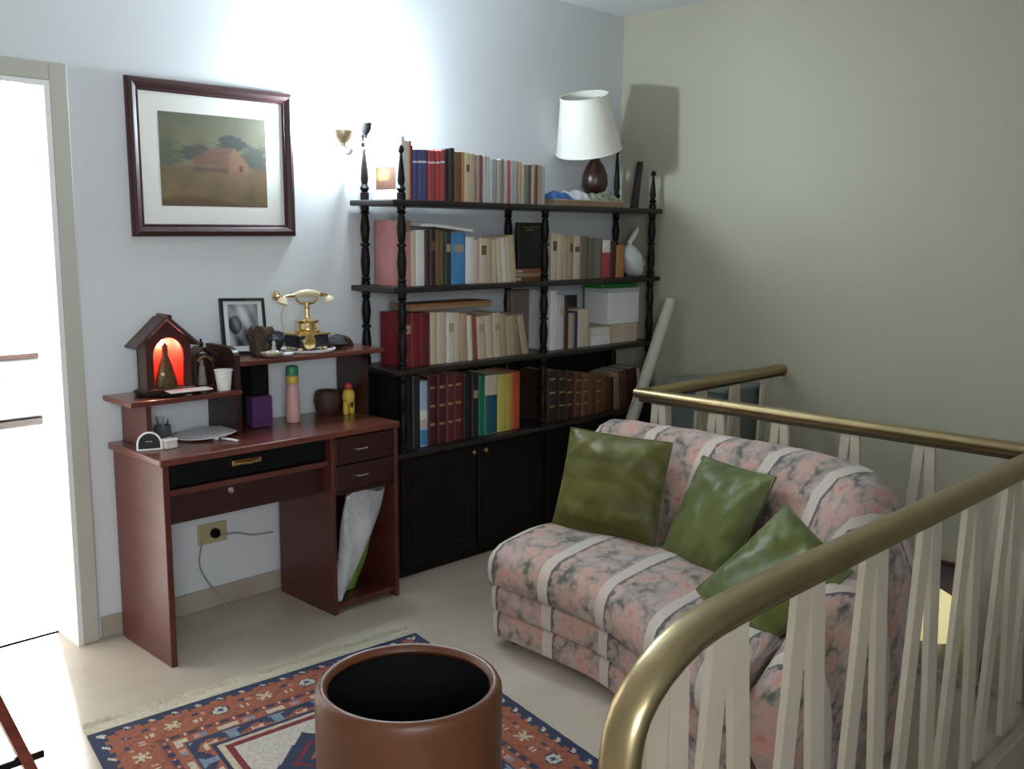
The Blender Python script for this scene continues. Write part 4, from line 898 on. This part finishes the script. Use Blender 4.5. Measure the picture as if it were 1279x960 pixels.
# ------------------------------------------------------------------ sofa
def floral(name):
    m = mat(name, (.5,.4,.38), .85, sheen=.2); nt = m.node_tree; N = nt.nodes; L = nt.links; b = N['Principled BSDF']
    uv = N.new('ShaderNodeUVMap')
    sp = N.new('ShaderNodeSeparateXYZ'); L.new(uv.outputs[0], sp.inputs[0])
    def math_(op, a, b_=None, c=None):
        n = N.new('ShaderNodeMath'); n.operation = op
        for i, q in enumerate((a, b_, c)):
            if q is None: continue
            if isinstance(q, (int, float)): n.inputs[i].default_value = q
            else: L.new(q, n.inputs[i])
        return n.outputs[0]
    def ramp(fac, stops, interp='LINEAR'):
        n = N.new('ShaderNodeValToRGB'); n.color_ramp.interpolation = interp
        while len(n.color_ramp.elements) < len(stops): n.color_ramp.elements.new(.5)
        for e, (p, c) in zip(n.color_ramp.elements, stops): e.position = p; e.color = (*c, 1)
        L.new(fac, n.inputs[0]); return n.outputs[0]
    def mix(fac, a, b_):
        n = N.new('ShaderNodeMix'); n.data_type = 'RGBA'
        L.new(fac, n.inputs[0]) if not isinstance(fac, (int,float)) else None
        for i, q in ((6, a), (7, b_)):
            if isinstance(q, tuple): n.inputs[i].default_value = (*q, 1)
            else: L.new(q, n.inputs[i])
        return n.outputs[2]
    # warp the coordinates a little so the blooms are not round
    nz = N.new('ShaderNodeTexNoise'); nz.inputs['Scale'].default_value = 22; nz.inputs['Detail'].default_value = 3; L.new(uv.outputs[0], nz.inputs['Vector'])
    vm = N.new('ShaderNodeVectorMath'); vm.operation = 'MULTIPLY_ADD'; vm.inputs[1].default_value = (.045,.045,0); L.new(nz.outputs['Color'], vm.inputs[0]); L.new(uv.outputs[0], vm.inputs[2])
    v1 = N.new('ShaderNodeTexVoronoi'); v1.inputs['Scale'].default_value = 14.5; v1.inputs['Randomness'].default_value = .85; L.new(vm.outputs[0], v1.inputs['Vector'])
    v2 = N.new('ShaderNodeTexVoronoi'); v2.inputs['Scale'].default_value = 44; L.new(vm.outputs[0], v2.inputs['Vector'])
    d = math_('ADD', math_('MULTIPLY', v1.outputs['Distance'], .72), math_('MULTIPLY', v2.outputs['Distance'], .36))
    rose = ramp(d, [(.0,(.34,.10,.10)),(.16,(.52,.22,.20)),(.32,(.62,.36,.32)),(.50,(.58,.43,.38)),(.70,(.40,.34,.30)),(.86,(.13,.135,.125))])
    mauve = ramp(d, [(.0,(.50,.30,.30)),(.2,(.60,.45,.44)),(.40,(.55,.46,.46)),(.66,(.34,.32,.29)),(.84,(.11,.12,.125))])
    sc_ = N.new('ShaderNodeSeparateColor'); L.new(v1.outputs['Color'], sc_.inputs[0])
    flo = mix(math_('GREATER_THAN', sc_.outputs[0], .58), rose, mauve)
    leaf = N.new('ShaderNodeTexNoise'); leaf.inputs['Scale'].default_value = 30; leaf.inputs['Detail'].default_value = 4; L.new(uv.outputs[0], leaf.inputs['Vector'])
    flo = mix(math_('MULTIPLY', math_('GREATER_THAN', leaf.outputs['Fac'], .66), .55), flo, (.16,.17,.14))
    fr = math_('FRACT', math_('DIVIDE', math_('ADD', sp.outputs[0], -1.045 + 2.8), .28))
    nf = math_('ADD', fr, math_('MULTIPLY', math_('ADD', leaf.outputs['Fac'], -.5), .22))
    flo = mix(math_('MULTIPLY', math_('LESS_THAN', nf, .215), .85), flo, (.075,.08,.095))
    stripe = math_('LESS_THAN', fr, .17)
    v3 = N.new('ShaderNodeTexVoronoi'); v3.inputs['Scale'].default_value = 60; L.new(uv.outputs[0], v3.inputs['Vector'])
    band = ramp(v3.outputs['Distance'], [(0,(.52,.48,.43)),(.25,(.66,.64,.60)),(.5,(.68,.66,.62))])
    tone = N.new('ShaderNodeMix'); tone.data_type = 'RGBA'; tone.blend_type = 'MULTIPLY'; tone.inputs[0].default_value = 1; tone.inputs[7].default_value = (.84,.74,.69,1)
    L.new(mix(stripe, flo, band), tone.inputs[6]); L.new(tone.outputs[2], b.inputs['Base Color'])
    n2 = N.new('ShaderNodeTexNoise'); n2.inputs['Scale'].default_value = 420; L.new(uv.outputs[0], n2.inputs['Vector'])
    bp_ = N.new('ShaderNodeBump'); bp_.inputs['Strength'].default_value = .25; bp_.inputs['Distance'].default_value = .003; L.new(n2.outputs['Fac'], bp_.inputs['Height']); L.new(bp_.outputs[0], b.inputs['Normal'])
    return m
FLORAL = floral('striped_floral_chintz')
def crs(P, t):
    n = len(P)-1; x = min(max(t,0),.99999)*n; i = int(x); f = x-i
    p = [V(P[min(max(k,0),n)]) for k in (i-1,i,i+1,i+2)]
    return .5*((2*p[1])+(p[2]-p[0])*f+(2*p[0]-5*p[1]+4*p[2]-p[3])*f*f+(3*p[1]-p[0]-3*p[2]+p[3])*f**3)
# plan stations: seat front line, inner back line, outer back line, height of the back
PF = [(-2.035,-1.06,0),(-2.04,-1.33,0),(-2.055,-1.57,0),(-2.13,-1.80,0),(-2.24,-2.02,0),(-2.33,-2.20,0),(-2.36,-2.30,0)]
PI_ = [(-1.60,-1.06,0),(-1.595,-1.36,0),(-1.60,-1.64,0),(-1.64,-1.90,0),(-1.74,-2.12,0),(-2.00,-2.25,0),(-2.37,-2.30,0)]
PO = [(-1.215,-1.06,0),(-1.215,-1.40,0),(-1.22,-1.75,0),(-1.235,-2.07,0),(-1.37,-2.34,0),(-1.76,-2.475,0),(-2.38,-2.47,0)]
PH = [(0,0,.775),(0,0,.785),(0,0,.785),(0,0,.785),(0,0,.755),(0,0,.605),(0,0,.375)]
sofa = thing('sofa', 'low sofa in pink floral striped fabric whose back curves round into an arm', 'sofa', (-1.75,-1.75,0))
XS = [(0,.0),(.05,.30),(.13,.60),(.24,.84),(.38,.97),(.54,1.0),(.70,.985),(.84,.90),(.94,.76),(.995,.55),(1.0,.28),(1.0,.0)]
def back_loft():
    bm = NB(); uvl = bm.loops.layers.uv.verify(); NS = 46; rows = []; us = []; u = 1.06; pm = None
    for i in range(NS+1):
        t = i/NS; a, o, h = crs(PI_,t), crs(PO,t), crs(PH,t).z; mid = a*.4+o*.6
        if pm is not None: u += (mid-pm).length
        pm = mid; us.append(u)
        row = []; e = 1.0 if .02 < t < .985 else .965
        for j in range(len(XS)*2-1):
            k = j//2; fx, fz = XS[k] if j % 2 == 0 else ((XS[k][0]+XS[k+1][0])/2, (XS[k][1]+XS[k+1][1])/2)
            z0 = .28 if fx < .5 else .045
            fz2 = fz
            z = z0 + (h*e - z0)*fz2
            lump = .006*math.sin(u*22)*fz*(1 if fx < .6 else 0)
            p = a.lerp(o, .5 + (fx-.5)*e); row.append(V((p.x, p.y, z + lump)))
        rows.append(row)
    vs = [[bm.verts.new(p) for p in r] for r in rows]
    vl = [0]
    for j in range(1, len(rows[0])): vl.append(vl[-1] + (rows[10][j]-rows[10][j-1]).length)
    for i in range(NS):
        for j in range(len(vl)-1):
            f = bm.faces.new((vs[i][j], vs[i+1][j], vs[i+1][j+1], vs[i][j+1]))
            for l, (p, q) in zip(f.loops, ((i,j),(i+1,j),(i+1,j+1),(i,j+1))): l[uvl].uv = (us[p], vl[q] + .3)
    for i in (0, NS):
        f = bm.faces.new(vs[i])
        for l in f.loops: l[uvl].uv = (us[i] + (l.vert.co - rows[i][0]).length*.5, l.vert.co.z)
    # underside strip
    for i in range(NS):
        f = bm.faces.new((vs[i][0], vs[i][-1], vs[i+1][-1], vs[i+1][0]))
        for l in f.loops: l[uvl].uv = (l.vert.co.x, l.vert.co.y)
    return bm
obj('backrest', back_loft(), FLORAL, sofa, 60)
def seat_layer(name, prof, inner, depth_uv):
    """prof: (offset outwards from the front line, z) from bottom to the top edge, then runs back to the inner line"""
    bm = NB(); uvl = bm.loops.layers.uv.verify(); NS = 36; rows = []
    for i in range(NS+1):
        t = i/NS; f, a = crs(PF,t), crs(PI_,t); d = (f-a); d.z = 0; d.normalize()
        e = 0 if 0 < i < NS else .012
        row = [V((*(f + d*(o-e)).xy, z - (e if z > .2 and k > len(prof)//2 else 0))) for k, (o, z) in enumerate(prof)]
        zt = prof[-1][1]; a2 = a - d*inner; top = f + d*prof[-1][0]
        for k in range(1, 9):
            s = k/8; p = top.lerp(a2, s); row.append(V((p.x, p.y, zt - e + .016*math.sin(PI*min(1,s*1.1))*(1 if zt > .3 else 0) + .003*math.sin(p.y*24+p.x*13)*(1 if zt > .3 else 0))))
        row.append(V((a2.x, a2.y, prof[0][1]))); rows.append(row)
    vs = [[bm.verts.new(p) for p in r] for r in rows]
    vl = [0]
    for j in range(1, len(rows[0])): vl.append(vl[-1] + (rows[5][j]-rows[5][j-1]).length)
    n = len(vl)
    for i in range(NS):
        for j in range(n):
            j2 = (j+1) % n
            f = bm.faces.new((vs[i][j], vs[i+1][j], vs[i+1][j2], vs[i][j2]))
            for l in f.loops: l[uvl].uv = (-l.vert.co.y, depth_uv + (vl[j] if l.vert in (vs[i][j], vs[i+1][j]) else (vl[j2] if j2 else vl[-1]+.2)))
    for i in (0, NS):
        f = bm.faces.new(vs[i])
        for l in f.loops: l[uvl].uv = (l.vert.co.x + 1.1, l.vert.co.z)
    return obj(name, bm, FLORAL, sofa, 50)
seat_layer('seat_cushion', [(.010,.238),(.026,.250),(.034,.290),(.030,.330),(.012,.365),(-.025,.388),(-.06,.396)], .02, .0)
seat_layer('middle_cushion', [(-.002,.136),(.010,.146),(.012,.19),(.010,.228),(-.004,.237)], .01, 2.0)
seat_layer('base', [(-.02,.036),(.0,.040),(.004,.085),(.0,.126),(-.010,.135)], .01, 3.1)
for x, y in ((-1.96,-1.12),(-1.30,-1.12),(-2.25,-2.20),(-1.45,-2.2)):
    bm = NB(); lathe(bm, [(.022,0),(.026,.042)], T(x,y,.0), 12); obj('foot', bm, BLACKT, sofa)

# ------------------------------------------------------------------ green satin pillows
def satin(name, c1, c2, ax):
    m = mat(name, c1, .44, sheen=.08, bump=(17,.55)); nt = m.node_tree; N = nt.nodes; L = nt.links; b = N['Principled BSDF']
    tc = N.new('ShaderNodeTexCoord'); mp = N.new('ShaderNodeMapping'); mp.inputs['Scale'].default_value = (1.5,1.5,16) if ax == 'z' else (12,1.5,1.5)
    nz = N.new('ShaderNodeTexNoise'); nz.inputs['Scale'].default_value = 1; nz.inputs['Detail'].default_value = 2
    cr = N.new('ShaderNodeValToRGB'); cr.color_ramp.elements[0].position = .35; cr.color_ramp.elements[1].position = .65
    cr.color_ramp.elements[0].color = (*c1,1); cr.color_ramp.elements[1].color = (*c2,1)
    L.new(tc.outputs['Object'], mp.inputs[0]); L.new(mp.outputs[0], nz.inputs['Vector']); L.new(nz.outputs['Fac'], cr.inputs[0]); L.new(cr.outputs[0], b.inputs['Base Color'])
    b.inputs['Anisotropic'].default_value = .5; b.inputs['Specular IOR Level'].default_value = .3
    return m
def pillow(label, center, ex, ez, w_, h_, th, m, seed):
    ex = V(ex).normalized(); ez = V(ez); ez = (ez - ex*ez.dot(ex)).normalized(); ey = ez.cross(ex)
    M = Matrix(((ex.x,ey.x,ez.x,center[0]),(ex.y,ey.y,ez.y,center[1]),(ex.z,ey.z,ez.z,center[2]),(0,0,0,1)))
    rnd = random.Random(seed); ph = [rnd.uniform(0,6) for _ in range(6)]
    root = bpy.data.objects.new('pillow', None); C.objects.link(root); root.matrix_world = M; MW[root.name] = M; root.empty_display_size = .05
    root['label'] = label; root['category'] = 'cushion'; root['group'] = 'green satin cushions on the sofa'
    n = 30
    def edge(u, v):
        # pinched outline: sides bow in, corners stick out
        return u*(1 - .035*(1-v*v)*abs(u)**1.5), v*(1 - .035*(1-u*u)*abs(v)**1.5)
    bm = NB()
    for s in (-1, 1):
        def f(a, b, s=s):
            u, v = 2*a-1, 2*b-1; x, z = edge(u, v)
            t = max(0,(1-abs(u)**3.4))**.85 * max(0,(1-abs(v)**3.4))**.85
            cr_ = .05*math.sin(7*u+3*v+ph[0])*math.sin(5*v-2*u+ph[1]) + .035*math.sin(15*u*v+ph[2]+4*u) + .03*math.sin(19*u-11*v+ph[4])*(u*u+v*v)
            return (x*w_/2, s*(.002 + th/2*t*(1+cr_*2.2)), z*h_/2)
        grid(bm, n, n, f)
    bmesh.ops.remove_doubles(bm, verts=bm.verts, dist=.0025)
    body = obj('cover', bm, m, root, 70, local=True)
    bm = NB(); loop = []
    for k in range(81):
        s = k/80*4; q = s - int(s)
        u, v = ((2*q-1,-1),(1,2*q-1),(1-2*q,1),(-1,1-2*q))[int(s) % 4]
        x, z = edge(u, v); loop.append((x*w_/2, 0, z*h_/2))
    tube(bm, loop, .0045, 6, cap=False); obj('piping', bm, m, root, 60, local=True)
    return root
G1 = satin('olive_green_satin', (.060,.060,.009), (.115,.110,.016), 'z'); G2 = satin('leaf_green_satin', (.062,.078,.014), (.105,.125,.024), 'x'); G3 = satin('sage_green_satin', (.066,.088,.018), (.115,.130,.022), 'x')
pillow('olive green satin cushion at the far end of the sofa by the bookcase', (-1.645,-1.30,.583), (.20,-.96,-.02), (.14,-.10,.34), .425, .385, .125, G1, 1)
pillow('leaf green satin cushion in the middle of the sofa back', (-1.635,-1.755,.555), (-.30,-.92,.02), (.16,-.10,.34), .38, .385, .12, G2, 2)
pillow('green satin cushion lying tilted by the near arm, partly behind the foreground rail', (-1.965,-2.16,.515), (.49,-.50,.72), (.45,.79,.40), .38, .33, .10, G3, 3)

# ------------------------------------------------------------------ rug
RUG0 = V((-3.392,-.703,0)); RU = V((1.205,-.098,0)); RV = V((-.19,-.985,0))*1.62
NAVY=(.022,.030,.068); RUST=(.27,.085,.045); RUST2=(.20,.055,.035); CRM=(.46,.39,.29); WHT=(.47,.43,.37); BLU=(.16,.21,.27); MAR=(.16,.018,.022); PNK=(.40,.20,.17)
def rugcol(a, b, wd, ln):
    """a across, b along in metres; pattern is woven in knots"""
    da, db = min(a, wd-a), min(b, ln-b); d = min(da, db)
    s = a if db <= da else b            # run along the nearest border
    o = 1 if db <= da else 0
    def near(p, c, r): return abs(((p - c) + 1000) % 1 - .5) < r
    if d < .014: return NAVY
    if d < .048:
        q = (s % .075)/.075; e = (d-.014)/.034
        if abs(q - .5 - (e-.5)*.35) < .10 and .2 < e < .8: return WHT
        return NAVY if e < .55 else (NAVY if (s % .05) < .028 else RUST)
    if d < .165:                         # main border: rosettes and hooked motifs on rust
        m = .155; k = int(s/m); x = ((s % m) - m/2)*1.3; y = (d - .107)*1.3
        r = math.hypot(x*.9, y)
        if k % 2 == 0:
            if r < .010: return NAVY
            if r < .030: return WHT if (int(math.atan2(y,x)*4/PI*1.0+8) % 2 == 0 or r > .018) else BLU
            if r < .036: return NAVY
        else:
            t = abs(x) - abs(y)*.8
            if abs(t) < .009 and abs(y) < .032: return CRM
            if abs(y) < .006 and abs(x) < .035: return CRM
            if r < .010: return PNK
        x2 = (((s+m/2) % m) - m/2)*1.3
        if abs(abs(x2) - .012) < .005 and abs(y-.022) < .014: return CRM
        if abs(x2) < .014 and abs(y+.03) < .009: return NAVY
        if abs(x2-.03) < .010 and abs(y+.022) < .007: return PNK
        return RUST if (int(s*60)+int(d*70)) % 7 else RUST2
    if d < .192:
        q = (s % .052)/.052
        return NAVY if q < .5 and .172 < d < .188 else (CRM if .72 < q < .86 and .175 < d < .186 else RUST2)
    if d < .235:
        q = (s % .16)/.16
        if .15 < q < .55 and .202 < d < .222: return CRM
        if .65 < q < .9 and .205 < d < .225: return PNK if q < .78 else BLU
        return RUST
    if d < .295:
        q = abs((s % .15)/.15 - .5)*2; e = (d-.235)/.06
        if e < .12: return NAVY
        if e < .14 + .75*(1-q) - .45 and e < .6: return BLU
        if e < .28 + .75*(1-q): return NAVY if q > .22 else BLU
        if abs(e - .5 - .3*q) < .10: return CRM if q > .75 else RUST2
        return RUST
    if d < .310: return NAVY
    if d < .325: return CRM
    if d < .348: return MAR
    if d < .40 : return WHT
    # field: stepped navy and red lozenges on cream
    p, q = abs(((a-.40) % .30) - .15)/.15, abs(((b-.40) % .30) - .15)/.15
    g = math.floor((p+q)*8)/8
    if g < .25: return RUST
    if g < .5: return NAVY
    if g < .625: return MAR
    if g < .9: return NAVY
    return WHT
rug = thing('oriental_rug', 'rust red and navy patterned rug with a cream fringed end', 'rug', (-2.9,-1.5,0))
bm = NB(); lay = bm.loops.layers.float_color.new('pattern'); wd, ln = RU.length, RV.length; nx, ny = int(wd/.0068), int(ln/.0075)
rnd = random.Random(2)
TH = .008
vs = [[bm.verts.new(RUG0 + RU*(i/nx) + RV*(j/ny) + V((0,0,TH + .0006*math.sin(i*.9)*math.sin(j*.7)))) for j in range(ny+1)] for i in range(nx+1)]
for i in range(nx):
    for j in range(ny):
        f = bm.faces.new((vs[i][j], vs[i][j+1], vs[i+1][j+1], vs[i+1][j])); c = rugcol((i+.5)/nx*wd, (j+.5)/ny*ln, wd, ln); k = rnd.uniform(.84,1.12)
        for l in f.loops: l[lay] = (c[0]*k, c[1]*k, c[2]*k, 1)
bd = [e for e in bm.edges if e.is_boundary]
g0 = bmesh.ops.extrude_edge_only(bm, edges=bd)
for v in g0['geom']:
    if isinstance(v, bmesh.types.BMVert): v.co.z = .0008
for f in bm.faces:
    for l in f.loops:
        if l.vert.co.z < .002: l[lay] = (*NAVY, 1)
obj('pile', bm, attr_mat('woven_wool', .95), rug)
FRM = mat('cream_cotton_fringe', (.54,.49,.37), .9, noise=((60,60,60), (.42,.37,.27)))
bm = NB(); u_, v_ = RU.normalized(), RV.normalized()
a = RUG0 + V((0,0,.0008))
prism(bm, [a, a + RU, a + RU - v_*.052, a - v_*.052], (0,0,.005)); obj('woven_end', bm, FRM, rug)
bm = NB(); rnd = random.Random(5)
for k in range(300):
    p = a + RU*((k+.5)/300) - v_*.050; l = rnd.uniform(.022,.045); sk = .010*math.sin(k*.13)+rnd.uniform(-.006,.006)
    tube(bm, [p + V((0,0,.003)), p - v_*l*.5 + u_*sk*.4 + V((0,0,.0045)), p - v_*l + u_*sk + V((0,0,.0025))], [.0026,.0026,.0020], 4)
fo = obj('fringe', bm, FRM, rug); fo['kind'] = 'stuff'

# ------------------------------------------------------------------ big cylindrical pot
pot = thing('cylinder_planter', 'large brown cylindrical planter with a black inside standing on the rug', 'planter', (-3.115,-1.895,.009))
LEATH = mat('brown_glazed_clay', (.135,.044,.015), .42, noise=((6,6,3), (.105,.034,.012)), bump=(50,.06))
bm = NB(); R_ = .213
lathe(bm, [(R_-.012,.0),(R_,.012),(R_+.001,.25),(R_+.002,.455),(R_+.001,.478),(R_-.006,.490),(R_-.014,.493),(R_-.022,.489),(R_-.027,.478)], T(-3.115,-1.895,.0095), 72, cap=False)
bm.faces.new([v for v in bm.verts[:72]][::-1]); obj('outer_shell', bm, LEATH, pot, 50)
bm = NB(); lathe(bm, [(.002,.06),(R_-.04,.06),(R_-.030,.075),(R_-.028,.30),(R_-.0275,.470)], T(-3.115,-1.895,.0095), 72, cap=False); obj('liner', bm, mat('black_glazed_inside', (.010,.011,.012), .18), pot, 50)

# ------------------------------------------------------------------ stool at the left edge
STW = mat('red_stained_wood', (.20,.035,.015), .35, coat=.2, noise=((8,8,40), (.12,.02,.012)))
st_ = thing('stool', 'red wooden stool with splayed legs on the sunlit floor at the left edge', 'stool', (-3.905,-1.10,0))
bm = NB(); lathe(bm, [(.148,.44),(.158,.446),(.160,.462),(.154,.472),(.01,.474)], T(-3.915,-1.10,0), 40); obj('seat', bm, STW, st_, 40)
for a, b in ((1,0),(0,1),(-1,0),(0,-1)):
    p0 = V((-3.915+a*.145, -1.10+b*.145, .44)); p1 = V((-3.915+a*.290, -1.10+b*.290, 0.0)); sd = (abs(a), abs(b), 0)
    bm = NB(); sweep(bm, [p0, p0.lerp(p1,.5), p1], [(-.013,-.018),(.013,-.018),(.013,.018),(-.013,.018)], sd); leg = obj('leg', bm, STW, st_)
    bm = NB(); q = p0.lerp(p1, .70); sweep(bm, [q, p1], [(-.017,-.022),(.017,-.022),(.017,.022),(-.017,.022)], sd); obj('foot_cap', bm, BLACKT, leg)
bm = NB(); box(bm, -4.19, -3.652, -1.108, -1.092, .205, .225, .002); obj('stretcher', bm, BLACKT, st_)
bm = NB(); box(bm, -3.923, -3.907, -1.385, -.815, .226, .246, .002); obj('stretcher', bm, BLACKT, st_)

# ------------------------------------------------------------------ bed in the far room
bed = thing('bed', 'white bed with brown trimmed edges in the bright room through the doorway', 'bed', (-3.3,3.6,0))
bm = NB(); box(bm, -4.35, -2.10, 2.98, 4.4, .315, .70, .05, seg=4); obj('mattress', bm, mat('grey_white_cover', (.40,.41,.43), .6), bed, 40)
bm = NB(); box(bm, -4.37, -2.11, 2.962, 4.4, .268, .312, .008); obj('frame', bm, mat('dark_bed_frame', (.035,.025,.025), .5), bed)
bm = NB(); box(bm, -4.36, -2.115, 2.972, 4.36, .702, .738, .015, seg=3); obj('blanket', bm, mat('brown_blanket', (.045,.02,.015), .8), bed, 40)
for z in (.56,):
    bm = NB(); box(bm, -4.33, -2.19, 2.972, 2.979, z, z+.03); obj('strap', bm, mat('grey_strap', (.16,.165,.18), .6), bed)
bm = NB(); box(bm, -2.42, -2.36, 2.970, 2.979, .33, .56); obj('strap', bm, bpy.data.materials['grey_strap'], bed)
for x, y in ((-4.3,3.05),(-2.75,3.25),(-4.3,4.3),(-2.75,4.3)):
    bm = NB(); box(bm, x-.03, x+.03, y-.03, y+.03, 0, .268); obj('leg', bm, bpy.data.materials['dark_bed_frame'], bed)

# ------------------------------------------------------------------ down on the lower landing
lt = thing('side_table', 'dark small table on the lower landing under the round yellow lamp', 'table', (-.17,-2.05,-.92))
bm = NB(); box(bm, -.32, -.02, -2.22, -1.90, -.50, -.475, .004); obj('table_top', bm, MAHOGD, lt)
for x in (-.30,-.04):
    for y in (-2.20,-1.92):
        bm = NB(); box(bm, x-.014, x+.014, y-.014, y+.014, -.92, -.50); obj('leg', bm, MAHOGD, lt)
gl = thing('globe_lamp', 'small lamp with a glowing yellow dome seen below through the railing', 'lamp', (-.15,-1.965,-.475))
bm = NB(); lathe(bm, [(.055,0),(.06,.01),(.045,.03),(.05,.12),(.04,.20),(.02,.235),(.02,.26)], T(-.15,-1.965,-.4745), 24); obj('base', bm, mat('pale_blue_ceramic', (.40,.45,.46), .3), gl, 40)
bm = NB(); lathe(bm, [(.105,.225),(.118,.235),(.120,.29),(.105,.36),(.07,.41),(.02,.44),(.005,.445)], T(-.15,-1.965,-.4745), 32, cap=False); obj('lamp_shade', bm, mat('glowing_yellow_dome', (.7,.6,.3), .5, emit=((.95,.85,.45), .62)), gl, 60)
pf = thing('picture_frame', 'small dark picture on the lower wall above the yellow lamp', 'picture', (-.005,-1.97,-.02))
bm = NB(); box(bm, -.018, -.001, -2.02, -1.90, -.10, .055, .002); obj('frame', bm, FR, pf)
bm = NB(); box(bm, -.020, -.0182, -2.0, -1.92, -.08, .035); obj('canvas', bm, mat('dim_picture', (.05,.04,.06), .5), pf)
cn = thing('walking_cane', 'dark cane leaning at the lower wall behind the railing', 'cane', (-.03,-2.10,-.92))
bm = NB(); tube(bm, [(-.06,-2.185,-.918),(-.03,-2.150,-.35),(-.018,-2.125,-.06)], .012, 10); obj('shaft', bm, BLACK, cn, 50)
bm = NB(); tube(bm, [(-.018,-2.125,-.062),(-.018,-2.122,-.03),(-.018,-2.135,-.012),(-.018,-2.155,-.012),(-.018,-2.165,-.03)], .011, 10); obj('handle', bm, BLACK, cn, 60)
so = thing('light_switch', 'small white switch plate low on the stair wall', 'switch', (0,-2.18,-.50))
bm = NB(); box(bm, -.010, -.0005, -2.215, -2.145, -.545, -.475, .002); obj('plate', bm, WHITE, so)
bm = NB(); box(bm, -.014, -.0102, -2.19, -2.17, -.53, -.49, .001); obj('rocker', bm, WHITE, so)
